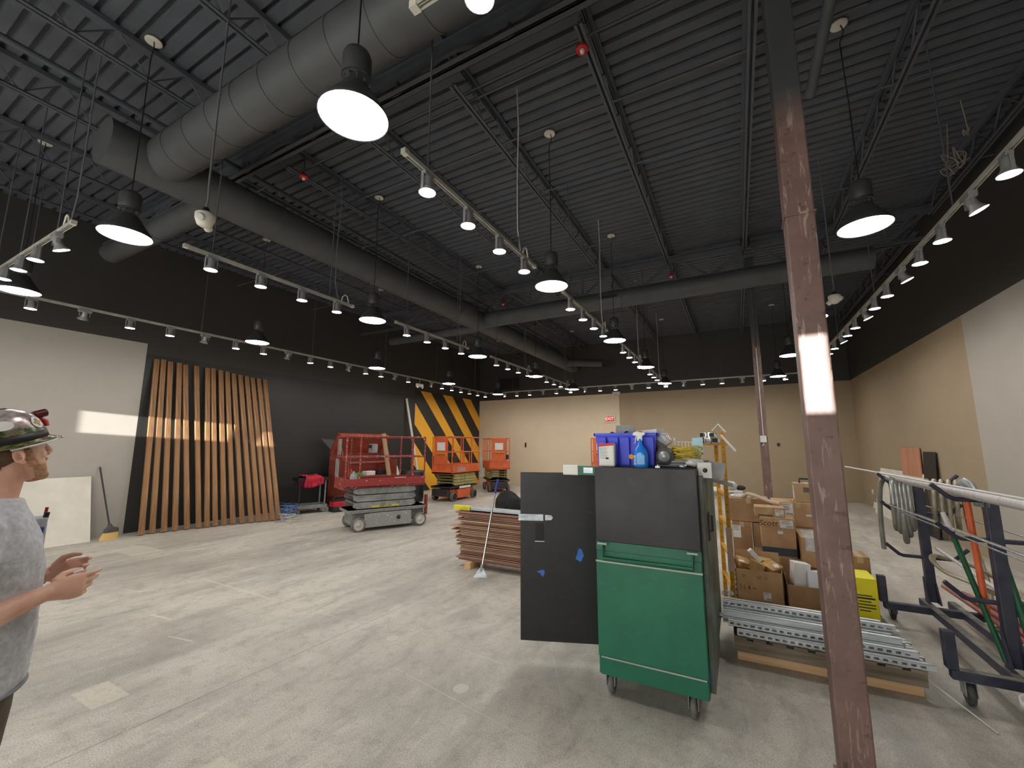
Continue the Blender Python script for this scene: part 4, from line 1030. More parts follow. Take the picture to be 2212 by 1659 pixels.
# grinder, cords, cable, plates
def crumple(o, st, sc):
    tx = bpy.data.textures.new('crumple', 'VORONOI'); tx.noise_scale = sc
    d = o.modifiers.new('crumple', 'DISPLACE'); d.texture = tx; d.strength = st; d.mid_level = .5; d.texture_coords = 'LOCAL'
    return o
o = thing('angle_grinder', 'grey power grinder wrapped in clear plastic beside the blue tote', 'power tool', (-.455, 3.18, ZT))
GT = frame((0, 0, .07), (1, 0, 0), (0, 0, 1))
m = MB(); m.lathe([(0, -.05), (.05, -.05), (.062, -.03), (.062, .05), (.04, .08), (0, .08)], 22, frame((.0, -.01, .075), (1, 0, 0), (0, 0, 1))); m.box(-.05, .05, 0, .1, 0, .06); m.build('motor_body', mat('tool_grey', sr(92, 94, 98), .45), o, bevel=.004)
m = MB(); m.lathe([(.0, .086), (.022, .086), (.024, .08), (.034, .082), (.036, .078)], 20, frame((.0, -.01, .075), (1, 0, 0), (0, 0, 1))); m.build('motor_cap', HEADGREY, o)
PLASTIC = mat('crumpled_clear_plastic', sr(214, 214, 216), .25, col2=sr(180, 176, 178), scale=20, bump=.6, bscale=40)
m = MB(); m.ell((-.025, .03, .19), .062, .045, .046, 24, 16, Matrix.Rotation(R(35), 3, 'Y')); crumple(m.build('plastic_wrap', PLASTIC, o), .035, .035)
m = MB(); m.bar((-.075, .0, .19), (.0, 0, .13), .03, .03); m.build('tool_arm', DARKHOUSE, o)
m = MB(); m.box(-.06, .0, .02, .07, .11, .145); m.build('red_trigger', RED, o, bevel=.004)
coil('extension_cord', 'yellow cord coil tangled on the cabinet beside the grinder', 'cord', (-.33, 3.2, ZT+.035), 11, .065, .11, .0045, mat('yellow_cord', sr(212, 190, 50), .5, col2=sr(176, 156, 44)), 21, .6, .085)
coil('cable_coil', 'flat coil of grey cable lying on top of the cabinet', 'cable', (-.37, 3.22, ZT), 9, .14, .19, .007, mat('grey_cable', sr(132, 136, 140), .5), 8, .55, .03)
m = MB()
for i in range(6): m.box(i*.022, i*.022+.004, -.012, .012, 0, .065)
m.box(0, .114, -.012, .012, 0, .004); m.box(0, .114, -.012, .012, .061, .065); m.box(-.012, 0, -.004, .004, -.005, .09)
o2 = m.build('louvre_strip', WHITE, None, loc=(-.40, 3.26, ZT+.115), rot=(0, R(2), R(4))); tag(o2, 'white slotted plastic strip behind the yellow cord', 'strip')
o2 = MB().box(-.034, .034, -.002, .002, 0, .13).build('folded_paper', mat('pale_blue_paper', sr(176, 214, 232), .7), None, loc=(-.245, 3.22, ZT+.075), rot=(R(-6), R(-2), R(-5))); tag(o2, 'pale blue sheet standing upright behind the yellow cord', 'paper')
m = MB(); m.ell((0, 0, .028), .055, .045, .028, 20, 14); o2 = crumple(m.build('plastic_bag', PLASTIC, None, loc=(-.265, 3.1, ZT+.004)), .03, .03); tag(o2, 'crumpled clear plastic bag at the cabinet top corner', 'bag')
m = MB(); m.box(-.015, .015, -.015, .015, 0, .012); m.cyl((0, 0, .012), (0, 0, .02), .008, 8); o2 = m.build('metal_clamp', GALV, None, loc=(-.485, 3.0, ZT)); tag(o2, 'tiny metal clamp at the cabinet front edge under the grinder', 'clamp', 'tiny clamps on the cabinet')
m = MB(); m.ell((0, 0, .012), .022, .014, .012, 10, 8); m.cyl((-.02, 0, .012), (.025, 0, .02), .007, 8); o2 = m.build('metal_clamp', GALV, None, loc=(-.33, 3.02, ZT)); tag(o2, 'tiny shiny clamp at the cabinet front edge under the cords', 'clamp', 'tiny clamps on the cabinet')
o = thing('junction_box', 'white square junction box with dark hole hanging at the cabinet corner', 'junction box', (-.205, 3.08, 1.47), R(12))
MB().box(-.042, .042, -.03, .03, -.025, .075).build('box_body', WHITE, o, bevel=.004)
m = MB(); m.lathe([(0, .0315), (.015, .0315), (.015, .03)], 16, frame((0, 0, .025), (1, 0, 0), (0, 0, 1))); m.build('knockout', DARKHOUSE, o)
o2 = MB().box(-.05, .06, -.002, .002, -.02, .085).build('clear_panel', CLEARG, None, loc=(-.15, 3.2, 1.46), rot=(0, R(8), R(10))); tag(o2, 'clear plastic plate behind the white junction box', 'plate')
for i in range(2):
    o2 = MB().bar((-.23, 3.3+.06*i, 1.44-.02*i), (-.055, 3.42+.06*i, 1.385-.02*i), .03, .012).build('metal_strip', GALV, None); tag(o2, ['upper galvanised strip jutting out beside the yellow ladder', 'lower galvanised strip jutting out beside the yellow ladder'][i], 'strip', 'galvanised strips at the cabinet')
# ------------------------------------------------------------------ yellow step ladder behind the cabinet
o = thing('step_ladder', 'yellow fibreglass step ladder standing behind the green cabinet', 'ladder', (-.18, 5.05, 0))
LX = .045
for y, zt, dx in ((-.28, 1.79, .05), (.3, 1.66, -.04)):
    m = MB(); m.box(-.02+dx, .02+dx, y-.012, y+.012, .02, zt); m.prism([(-.02, 0), (.02, 0), (.012, .03), (-.012, .03)], .024, frame((dx, y+.012, zt), (1, 0, 0), (0, 0, 1))); m.build('side_rail', YELLOW, o, bevel=.003)
    m = MB()
    for k in range(int(zt/.07)): m.cyl((dx, y-.0125, .1+k*.07), (dx, y-.0135, .1+k*.07), .005, 8)
    m.build('bolt_hole', BLACKPL, o)
    MB().box(-.024+dx, .024+dx, y-.016, y+.016, 0, .02).build('foot', BLACKPL, o)
for k in range(5): MB().bar((.05, -.28, .3+.29*k), (-.04, .3, .3+.29*k), .03, .024).build('rung', YELLOW, o)
MB().box(.022, .076, -.294, -.266, .45, .86).build('worn_rail_sleeve', mat('pinkish_label_tape', sr(206, 170, 150), .7), o)
m = MB()
for y, dx in ((-.26, -.42), (.28, -.46)): m.bar((dx+.25, y, 1.6), (dx-.1, y, 0.0), .03, .03)
m.build('rear_support', YELLOW, o)
MB().box(-.2, .08, -.3, .32, 1.66, 1.68).build('ladder_top', YELLOW, o)
# white vinyl profiles stored on top of the ladder
VIN = mat('white_vinyl', sr(222, 222, 218), .4)
for i, (x, z) in enumerate(((-.03, 1.685), (-.10, 1.685), (-.17, 1.685), (-.06, 1.74), (-.14, 1.74))):
    m = MB(); t = .004
    for a in ((0, .06, 0, t), (0, .06, .045, .049), (0, t, 0, .049), (.06-t, .06, 0, .049)): m.box(a[0], a[1], 0, .55, a[2], a[3])
    m.mat(1).box(.004, .056, .02, .53, .004, .045)  # black core stands for the shade inside the hollow channel
    e = m.build('vinyl_channel', [VIN, BLACKPL], None, loc=(-.2+x, 4.74, z)); tag(e, f'white hollow vinyl channel on the ladder top, {ORD[i]} of the bundle' + (', upper row' if i > 2 else ''), 'channel', 'white vinyl channels on the ladder')
e = MB().tube([(-.22, 4.75, 1.80), (-.16, 4.73, 1.87), (-.1, 4.74, 1.79)], .01, 8).build('bent_pipe', VIN, None); tag(e, 'white bent pipe on top of the vinyl channels', 'pipe')
e = MB().tube([(-.14, 4.74, 1.76), (-.02, 4.66, 1.60)], .012, 8).build('white_pipe', VIN, None); tag(e, 'thin white pipe slanting past the yellow ladder top', 'pipe')

# ------------------------------------------------------------------ folding table far behind
o = thing('folding_table', 'white folding table behind the ladder by the far column', 'table', (-.75, 10.15, 0))
MB().box(-.8, .78, -.38, .38, .72, .755).build('tabletop', WHITE, o, bevel=.01)
for x in (-.6, .58):
    for y in (-.28, .28): MB().cyl((x, y, 0), (x, y, .72), .014, 8).build('leg', GREYM, o)
m = MB(); m.ell((0, 0, .09), .17, .13, .1, 16, 10); o = m.build('white_bundle', PLASTIC, None, loc=(-.22, 9.95, .75)); tag(o, 'white cloth bundle lying on the folding table', 'bundle')
m = MB(); m.ell((0, 0, .05), .09, .08, .055, 12, 8); o = m.build('dark_bundle', BLACKPL, None, loc=(.0, 10.0, .75)); tag(o, 'small dark bundle lying on the folding table', 'bundle')

# ------------------------------------------------------------------ cartons
LAB = mat('white_shipping_label', sr(226, 226, 222), .7)
DKB = mat('dark_blue_grey_band', sr(66, 74, 84), .8)
def label_on(o, M, w, h, lines=4, bar=True):
    MB().prism([(-w/2, -h/2), (w/2, -h/2), (w/2, h/2), (-w/2, h/2)], .001, M).build('shipping_label', LAB, o)
    m = MB()
    for i in range(lines): m.prism([(-w*.42, 0), (w*(.3-.1*(i % 2)), 0), (w*(.3-.1*(i % 2)), h*.035), (-w*.42, h*.035)], .0004, M @ Matrix.Translation((0, h*.38-h*.13*i, .001)))
    if bar:
        for k in range(9): m.prism([(0, 0), (w*(.015+.01*(k % 3)), 0), (w*(.015+.01*(k % 3)), h*.2), (0, h*.2)], .0004, M @ Matrix.Translation((-w*.05+k*w*.055, -h*.42, .001)))
    m.build('label_print', INK, o)
FX, FZ = (1, 0, 0), (0, 0, 1)
def carton(label, x0, x1, y0, y1, z0, z1, mt=KRAFT, rz=0, tape=True, opened=False, name='carton'):
    cx, cy = (x0+x1)/2, (y0+y1)/2; w, d, h = x1-x0, y1-y0, z1-z0
    o = thing(name, label, 'carton', (cx, cy, z0), rz)
    m = MB()
    if not opened:
        m.box(-w/2, w/2, -d/2, d/2, 0, h); m.build('box_body', mt, o, bevel=.004)
        if tape: MB().box(-.025, .025, -d/2-.0008, d/2+.0008, h-.06, h+.0008).build('tape_strip', TAPEK, o)
    else:
        t = .005
        m.box(-w/2, w/2, -d/2, d/2, 0, t); m.box(-w/2, w/2, -d/2, -d/2+t, 0, h); m.box(-w/2, w/2, d/2-t, d/2, 0, h); m.box(-w/2, -w/2+t, -d/2, d/2, 0, h); m.box(w/2-t, w/2, -d/2, d/2, 0, h); m.build('box_body', mt, o)
        for i, (a, b, out, L_) in enumerate(opened): 
            # flap: along edge a-b, direction out
            a = V(a); b = V(b); q = V(out)*L_
            n_ = (b-a).cross(q).normalized()*.002
            vs = [a, b, b+q, a+q]; vs = vs+[p+n_ for p in vs]
            mm = MB(); mm._add(vs, [(0, 1, 2, 3), (7, 6, 5, 4), (0, 4, 5, 1), (1, 5, 6, 2), (2, 6, 7, 3), (3, 7, 4, 0)]); mm.build('flap', mt, o)
    return o, w, d, h
def front(w, d, h, x, z): return frame((x, -d/2-.0005, z), FX, FZ)
# low platform the cartons stand on
o = thing('pallet', 'low wooden pallet under the pile of cartons', 'pallet', (.42, 5.9, 0))
for y in (-.78, 0, .78): MB().box(-.6, .65, y-.05, y+.05, 0, .085).build('stringer', PALLETW, o)
for k in range(9): MB().box(-.6, .65, -.84+k*.2, -.70+k*.2, .085, .10).build('deck_board', PALLETW, o)
Z0 = .101
o, w, d, h = carton('open brown carton of kraft boxes at the cart end of the pile, small white sticker', -.105, .31, 5.12, 5.5, Z0, .40, KRAFT, opened=(((-.2075, -.19, .30), (-.2075, .19, .30), (-.5, 0, .86), .12), ((-.2075, .19, .30), (.2075, .19, .30), (0, .1, .95), .12)))
label_on(o, front(w, d, h, .06, .06), .066, .075, 2)
m = MB()
for x in (-.17, -.14): m.prism([(0, 0), (.006, 0), (.006, .05), (0, .05)], .0008, front(w, d, h, x, .1))
m.prism([(0, 0), (.016, 0), (.016, .03), (0, .03)], .0008, front(w, d, h, -.10, .11)); m.prism([(0, 0), (.03, 0), (.03, .008), (0, .008)], .0008, front(w, d, h, -.06, .12))
for x in (-.14, .0, .06):
    m.lathe([(.010, 0), (.014, 0), (.014, .0008), (.010, .0008)], 14, front(w, d, h, x, .235))
m.build('box_print', mat('brown_print', sr(110, 84, 60), .8), o)
o, w, d, h = carton('open brown carton holding white boxes behind the tall column', .335, .76, 5.1, 5.5, Z0, .31, KRAFTD, opened=(((-.2125, -.2, .205), (-.2125, .2, .205), (-.1, 0, .96), .1), ((.2125, -.2, .205), (.2125, .2, .205), (.5, 0, .86), .12)))
# contents
def simple(name, label, cat, c, dims, rot, mt, group=None, bev=.003):
    e = MB().cbox((0, 0, 0), dims).build(name, mt, None, loc=c, rot=tuple(R(a) for a in rot), bevel=bev); return tag(e, label, cat, group)
simple('white_box', 'white printed box standing tilted in the open carton by the column', 'box', (.47, 5.31, .365), (.14, .15, .24), (-4, 6, 10), PAPER)
simple('white_box', 'pale grey white panel box leaning in the open carton by the column', 'box', (.62, 5.2, .33), (.2, .05, .2), (-20, 4, 6), mat('pale_grey_card', sr(206, 208, 216), .7))
simple('white_box', 'small white box behind the panel box in the open carton', 'box', (.60, 5.36, .33), (.12, .12, .12), (10, 0, 30), PAPER)
simple('small_carton', 'kraft box with white label in the open carton, beside its corner', 'box', (-.03, 5.3, .41), (.13, .14, .09), (20, 15, 30), KRAFTY, 'kraft boxes in the open carton')
simple('small_carton', 'crumpled kraft box in the middle of the open carton', 'box', (.10, 5.28, .40), (.15, .12, .1), (-12, 20, -20), KRAFTY, 'kraft boxes in the open carton')
simple('small_carton', 'kraft box at the column side of the open carton', 'box', (.23, 5.3, .39), (.13, .16, .1), (15, -14, 40), KRAFTY, 'kraft boxes in the open carton')
simple('small_carton', 'kraft box deep at the back of the open carton', 'box', (.16, 5.42, .41), (.16, .1, .1), (8, 8, 10), KRAFTY, 'kraft boxes in the open carton')
simple('white_carton_flap', 'white flip open box standing on the kraft boxes', 'box', (.08, 5.33, .50), (.045, .05, .15), (0, -38, 20), PAPER)
simple('white_tag', 'small white tag on the kraft boxes near the column', 'tag', (.265, 5.22, .445), (.05, .002, .04), (-50, 0, 30), PAPER)
simple('white_tag', 'small white label lying on the corner kraft box', 'tag', (-.045, 5.23, .455), (.06, .03, .002), (28, 10, 30), PAPER)
# second row
o, w, d, h = carton('carton under the brown paper towel box with a white and blue label', .1, .53, 5.72, 6.15, Z0, .425, KRAFTD)
label_on(o, front(w, d, h, .17, .27), .13, .09, 3)
o, w, d, h = carton('large brown paper towel carton with dark band, second from top of pile', .175, .505, 5.74, 6.1, .426, .845, KRAFT)
MB().box(-w/2-.0006, w/2+.0006, -d/2-.0006, d/2, .012, .098).build('dark_band', DKB, o)
label_on(o, front(w, d, h, .085, .36), .125, .085, 4); label_on(o, front(w, d, h, .02, .265), .05, .032, 2, False)
text('Scott', .088, 'lettering', mat('brown_logo_ink', sr(104, 78, 54), .8), o, front(w, d, h, -.095, .355), bold=.001, shear=.25)
m = MB(); m.prism([(0, 0), (.2, 0), (.2, .002), (0, .002)], .0006, front(w, d, h, -.16, .31)); m.build('print_line', INK, o)
o, w, d, h = carton('small flat carton on top of the paper towel carton, two white labels', .125, .425, 5.8, 6.06, .846, .95, KRAFT)
label_on(o, front(w, d, h, .095, .05), .085, .07, 3); label_on(o, frame((-w/2-.0005, .0, .05), (0, -1, 0), (0, 0, 1)), .13, .06, 3)
MB().box(-w/2+.03, .03, -d/2-.0008, -d/2, .008, .02).build('dark_band', DKB, o)
o, w, d, h = carton('brown carton with white wrapped top beside the paper towel carton', .53, .80, 5.55, 6.1, .39, .69, KRAFT, tape=False)
MB().box(-.1, w/2+.001, -d/2-.001, d/2, h*.55, h+.001).build('plastic_wrap', PLASTIC, o)
carton('plain brown carton under the white wrapped carton', .535, .83, 5.56, 6.1, Z0, .389, KRAFTD)
# back row
o, w, d, h = carton('large wide brown carton at the back of the pile beside the ladder', -.15, .30, 6.28, 6.72, .70, .985, KRAFTD)
o, w, d, h = carton('brown carton with long white label under the wide back carton', -.13, .09, 6.24, 6.6, .36, .695, KRAFTD); label_on(o, front(w, d, h, -.06, .22), .09, .15, 3, False)
carton('dark banded carton at the bottom beside the ladder foot', -.13, .09, 6.22, 6.6, Z0, .355, KRAFTD)
carton('plain brown carton hidden behind the paper towel carton', .1, .5, 6.26, 6.66, Z0, .69, KRAFTD)
o, w, d, h = carton('brown carton at the back right by the column with two labels'.replace(' right', ' row'), .33, .86, 6.2, 6.65, .695, .975, KRAFT); label_on(o, front(w, d, h, -.12, .19), .13, .16, 4); MB().box(.07, .2, -d/2-.001, -d/2, .13, .15).build('white_tape', PAPER, o)
carton('plain brown carton under the two label carton by the column', .53, .9, 6.2, 6.6, .38, .69, KRAFT)
carton('bottom brown carton behind the tall column', .55, .95, 6.18, 6.6, Z0, .375, KRAFTD)
o, w, d, h = carton('tan heater carton with black carry handle topmost at the back', .58, .86, 6.28, 6.52, .976, 1.2, mat('tan_carton', sr(176, 150, 118), .85))
label_on(o, frame((-w/2-.0005, 0, .11), (0, -1, 0), (0, 0, 1)), .1, .16, 3, False)
m = MB(); m.prism([(-.03, -.03), (.03, -.03), (.03, .03), (-.03, .03)], .001, front(w, d, h, -.02, .15)); m.prism([(-.02, -.05), (.02, -.05), (.02, .05), (-.02, .05)], .001, front(w, d, h, .08, .1)); m.build('box_print', mat('grey_brown_print', sr(112, 96, 82), .8), o)
m = MB(); m.tube([(-.07, 0, h), (-.07, 0, h+.05), (.07, 0, h+.05), (.07, 0, h)], .012, 8); m.build('carry_handle', BLACKPL, o)
e = MB().tube([(.02, 6.36, 1.0), (.07, 6.3, 1.045), (.14, 6.26, 1.035), (.28, 6.15, .985), (.40, 6.03, .965)], .024, 12).build('foam_tube', mat('tan_foam', sr(206, 184, 156), .8), None); tag(e, 'bent tan foam tube draped over the back cartons', 'tube')
m = MB(); m.ell((0, 0, .02), .14, .12, .035, 18, 8); e = m.build('plastic_sheet', PLASTIC, None, loc=(.0, 6.48, .975)); tag(e, 'crumpled white plastic sheet on the wide back carton', 'sheet')
o, w, d, h = carton('brown carton end seen past the far side of the column', .93, 1.08, 5.5, 5.8, .36, .56, KRAFTD)
carton('brown carton under the one seen past the column', .9, 1.1, 5.5, 5.9, Z0, .355, KRAFTD)
YBOX = mat('bright_yellow_box', sr(236, 226, 40), .6, col2=sr(226, 214, 34))
o, w, d, h = carton('bright yellow printed box beside the column and the rack', .78, 1.03, 5.09, 5.42, Z0, .455, YBOX, tape=False)
m = MB()
for i, (a, b) in enumerate(((-.03, .08), (-.06, .10), (-.02, .07), (-.05, .10), (-.04, .1), (-.02, .06))): m.prism([(a, 0), (b, 0), (b, .009 if i != 1 else .014), (a, .009 if i != 1 else .014)], .0008, front(w, d, h, -.0, .2-.026*i))
m.build('box_print', INK, o)

# ------------------------------------------------------------------ strut channel on its pallet
for i, (y, lab) in enumerate(((3.99, 'fresh lumber beam under the strut pallet, front one'), (4.48, 'fresh lumber beam under the strut pallet, rear one'))):
    e = MB().box(-.04, 1.06, y-.02, y+.02, 0, .088).build('lumber_beam', FRESHW, None, bevel=.004, loc=(0, 0, 0), rot=(0, 0, R(1 if i == 0 else 0))); tag(e, lab, 'timber', 'lumber beams under the strut pallet')
o = thing('pallet', 'weathered wooden pallet carrying galvanised strut channel', 'pallet', (.43, 4.22, .091), R(1))
for y in (-.30, 0, .30): MB().box(-.56, .56, y-.02, y+.02, .0, .085).build('stringer', PALLETW, o)
for k in range(9): MB().box(-.56+.13*k, -.56+.13*k+.085, -.32, .32, .085, .102).build('deck_board', PALLETW, o)
STRUTM = mat('zinc_strut', sr(224, 229, 232), .36, .55, col2=sr(186, 194, 200), scale=7, stretch=(.5, 6, 6))
def strut(L_, slots, face):
    """41 mm C channel along x; slots on the web; face: which way the web points"""
    m = MB(); s = .041; t = .003
    if slots:
        n = int(L_/.048); m.box(0, L_, 0, t, 0, .013); m.box(0, L_, 0, t, .028, s)
        p = 0
        for k in range(n):
            a = k*.048+.012; m.box(p, a, 0, t, .013, .028); p = a+.028
        m.box(p, L_, 0, t, .013, .028)
    else: m.box(0, L_, 0, t, 0, s)
    m.box(0, L_, 0, s, 0, t); m.box(0, L_, 0, s, s-t, s); m.box(0, L_, s-t, s, 0, .010); m.box(0, L_, s-t, s, s-.010, s)
    return m
ST = [(-.10, 3.915, 0, 1.15, 1), (-.02, 3.962, 0, 1.02, 0), (.02, 4.01, 0, 1.0, 0), (-.05, 4.058, 0, 1.05, 1), (-.08, 4.106, 0, 1.1, 0), (.0, 4.154, 0, 1.0, 1), (-.1, 4.202, 0, 1.1, 0), (-.06, 4.25, 0, 1.08, 0), (-.1, 4.30, 0, 1.1, 1),
      (-.16, 3.97, 1, 1.14, 1), (-.2, 4.018, 1, 1.12, 0), (-.18, 4.066, 1, 1.1, 0), (-.2, 4.114, 1, 1.15, 1), (-.2, 4.162, 1, 1.1, 0), (-.18, 4.21, 1, 1.1, 0), (-.2, 4.258, 1, 1.1, 1),
      (-.2, 4.05, 2, 1.12, 0), (-.2, 4.10, 2, 1.08, 0), (-.2, 4.15, 2, 1.1, 0), (-.2, 4.2, 2, 1.15, 1), (-.2, 4.25, 2, 1.1, 0), (-.2, 4.17, 3, 1.12, 1), (-.2, 4.22, 3, 1.05, 1)]
cnt = {}
for x, y, lv, L_, sl in ST:
    cnt[lv] = cnt.get(lv, 0)+1
    e = strut(L_, sl, 0).build('strut_channel', STRUTM, None, loc=(x, y, .195+.0425*lv)); e.rotation_euler = (0, 0, R(random.uniform(-.6, .6)*.4))
    if not sl and cnt[lv] % 2 == 0:
        e.data.transform(Matrix.Translation((0, .041, .041)) @ Matrix.Rotation(PI, 4, 'X'))
    tag(e, f'{"slotted" if sl else "plain"} galvanised strut channel, {ORD[cnt[lv]-1]} from the front in the {["bottom", "second", "third", "top"][lv]} layer', 'strut', 'galvanised struts on the pallet')
e = MB().tube([(-.26, 4.1, .262), (-.20, 4.1, .262)], .018, 10).build('pipe_stub', GALV, None); tag(e, 'short galvanised pipe stub at the cabinet end of the struts', 'pipe')
e = MB().tube([(1.0, 4.02, .12), (1.2, 3.75, .015), (1.22, 3.70, .008)], .004, 6).build('white_rod', WHITE, None); tag(e, 'thin white rod from the pallet to the rack caster', 'rod')
coil('wire_coil', 'small tangle of wire at the cabinet end of the struts', 'wire', (-.17, 4.42, .33), 4, .03, .05, .0025, GALV, 31, .8, .03)
# ------------------------------------------------------------------ navy steel conduit rack on casters
RX = 1.5
o = thing('material_rack', 'navy steel rolling rack with upturned arms holding conduit', 'rack', (RX, 4.75, 0))
Y1, Y2 = .72, -.60                             # posts
m = MB()
def bx(x0, x1, y0, y1, z0, z1): m.box(x0-RX, x1-RX, y0, y1, z0, z1)
bx(1.42, 1.48, -.77, .80, .17, .23); bx(1.62, 1.68, -.77, .80, .17, .23)
bx(1.10, 2.0, .50, .56, .17, .23); bx(1.12, 2.0, -.83, -.77, .17, .23)
m.build('base_frame', NAVY, o, bevel=.006)
m = MB()
for a_ in ((1.425, 1.475, -.77, .80), (1.625, 1.675, -.77, .80), (1.14, 2.0, -.825, -.775)): m.box(a_[0]-RX, a_[1]-RX, a_[2], a_[3], .2305, .232)
m.build('dusty_top', DUSTY, o)
for x, y in ((1.10, .52), (1.13, -.8), (1.98, .52), (1.98, -.8)):
    MB().box(x-RX-.03, x-RX+.03, y-.03, y+.03, .23, .46).build('corner_stub', NAVY, o, bevel=.005)
for x, y in ((1.22, .80), (1.22, -.74), (1.9, .6), (1.9, -.74)):
    m = MB(); X_ = x-RX; m.box(X_-.05, X_+.05, y-.05, y+.05, .155, .17); m.box(X_-.03, X_-.024, y-.03, y+.05, .06, .156); m.box(X_+.024, X_+.03, y-.03, y+.05, .06, .156); c = m.build('caster', GALV, o)
    m = MB(); m.lathe([(0, -.02), (.05, -.02), (.068, -.014), (.07, 0), (.068, .014), (.05, .02), (0, .02)], 22, Matrix.Translation((X_, y+.015, .07)) @ Matrix.Rotation(R(90), 4, 'Y')); m.build('caster_wheel', DARKRUB, c)
for y, zt in ((Y1, 1.34), (Y2, 1.34)):
    m = MB(); m.box(-.035, .035, y-.03, y+.03, .23, zt); m.build('post', NAVY, o, bevel=.006)
    m = MB(); m.prism([(0, 0), (.09, 0), (0, .22)], .012, frame((-.045, y-.02, .23), (0, -1, 0), (0, 0, 1))); m.prism([(0, 0), (.09, 0), (0, .22)], .012, frame((.033, y-.02, .23), (0, -1, 0), (0, 0, 1))); m.build('gusset', NAVY, o)
    for z in (1.285, 1.02, .62):
        for s in (-1, 1):
            if s == 1 and y < -1: continue
            m = MB(); m.tube([(s*.03, y, z), (s*.17, y, z), (s*.20, y, z+.012), (s*.29, y, z+.10)], .016, 10); m.build('arm', NAVY, o)
for k in range(3):
    pass
# poles lying on the arms
def rod(name, label, cat, a, b, r_, mt, group=None):
    e = MB().tube([a, b], r_, 10).build(name, mt, None); return tag(e, label, cat, group)
PVC = mat('white_pvc_printed', sr(224, 222, 222), .4, col2=sr(196, 190, 192), scale=14, stretch=(1, 5, 1))
rod('plastic_pipe', 'thick white plastic pipe along the top arms of the navy rack', 'pipe', (1.34, 6.0, 1.352), (1.335, 1.7, 1.335), .028, PVC)
rod('plastic_pipe', 'thinner white pipe beside the thick one on the top arms', 'pipe', (1.40, 5.6, 1.318), (1.40, 1.7, 1.318), .016, PVC)
rod('white_rod', 'long thin white rod on the top arms reaching past the column', 'rod', (1.305, 7.42, 1.372), (1.30, 3.0, 1.382), .008, WHITE)
rod('white_rod', 'thin white rod under the thick pipe on the top arms', 'rod', (1.365, 5.9, 1.309), (1.37, 1.9, 1.309), .008, WHITE)
rod('thin_conduit', 'shiny thin conduit on the middle arms, outermost', 'conduit', (1.24, 5.75, 1.10), (1.245, 2.2, 1.105), .005, GALV, 'thin conduits on the middle arms')
rod('thin_conduit', 'shiny thin conduit on the middle arms, second from outside', 'conduit', (1.30, 5.7, 1.048), (1.31, 2.4, 1.046), .005, GALV, 'thin conduits on the middle arms')
rod('thin_conduit', 'shiny thin conduit on the middle arms, close to the posts', 'conduit', (1.40, 6.0, 1.042), (1.40, 2.3, 1.042), .005, TWINE, 'thin conduits on the middle arms')
rod('thin_conduit', 'thin conduit on the far side middle arms of the rack', 'conduit', (1.68, 6.2, 1.044), (1.68, 2.3, 1.044), .005, TWINE, 'thin conduits on the middle arms')
REDPIPE = mat('dull_red_pipe', sr(150, 84, 80), .6, col2=sr(176, 116, 108), scale=10, stretch=(1, .5, 1))
for i, (x, z) in enumerate(((1.74, .254), (1.79, .254), (1.84, .254), (1.765, .297), (1.815, .297), (1.89, .254), (1.79, .34))):
    rod('red_pipe', f'dull red pipe low on the navy rack, {["first", "second", "third", "first upper", "second upper", "outermost", "topmost"][i]} of the bundle', 'pipe', (x, 6.0-.12*i, z), (x, 2.6, z), .02, REDPIPE, 'red pipes on the rack base')
rod('plastic_pipe', 'thin white pipe beside the red pipes low on the rack', 'pipe', (1.935, 5.5, .247), (1.935, 2.6, .247), .015, PVC)
o = MB().box(1.70, 1.96, 4.9, 4.99, .17, .23).build('timber_block', PALLETW, None); tag(o, 'grey timber block under the red pipes at the rack base', 'timber')
# flexible metal conduit coils
def ribbed(name, label, cat, pts, r_, mt, loc, sub=6, pitch=.011, amp=.12):
    """corrugated hose along a smooth path"""
    P_ = [V(p) for p in pts]; out = []
    for i in range(len(P_)-1):
        p0, p1, p2, p3 = P_[max(i-1, 0)], P_[i], P_[i+1], P_[min(i+2, len(P_)-1)]
        for k in range(sub):
            t = k/sub
            out.append(.5*((2*p1)+(p2-p0)*t+(2*p0-5*p1+4*p2-p3)*t*t+(3*p1-p0-3*p2+p3)*t**3))
    out.append(P_[-1]); ac = [0]
    for a, b in zip(out, out[1:]): ac.append(ac[-1]+(b-a).length)
    q = []; L_ = ac[-1]; n = int(L_/pitch*2); j = 0; rr = []
    for i in range(n+1):
        s = L_*i/n
        while j < len(ac)-2 and ac[j+1] < s: j += 1
        f = (s-ac[j])/max(1e-9, ac[j+1]-ac[j]); q.append(out[j].lerp(out[j+1], f)); rr.append(r_*(1+amp*(1 if i % 2 else -1)))
    e = MB().tube(q, rr, 9).build(name, mt, None, loc=loc); return tag(e, label, cat)
FLEX = mat('flexible_steel_conduit', sr(186, 188, 184), .32, .6, col2=sr(150, 152, 148))
FLEXT = mat('tan_flexible_conduit', sr(186, 176, 158), .42, .35, col2=sr(150, 140, 122))
def hang(cx, cy, zt, n, w, hgt, dx, dy, ph=0):
    pts = []
    for k in range(n*12+1):
        a = 2*PI*k/12+ph; t = k/(n*12)
        pts.append((cx+dx*t+w*math.sin(a)*.35, cy+dy*t+w*math.sin(a), zt-hgt*(.5-.5*math.cos(a))*(1-.12*math.sin(t*9))))
    return pts
ap = hang(0, 0, 1.335, 5, .11, .52, .14, -.05)
ribbed('flexible_conduit', 'coil of ribbed steel flexible conduit hanging from the first rack arm', 'conduit', [(-.045, .25, .62), (-.05, .22, .9), (-.04, .17, 1.2), (-.02, .1, 1.32)]+ap, .021, FLEX, (1.285, 5.43, .006))
ap = hang(0, 0, 1.33, 4, .17, .50, .2, -.02, 0)
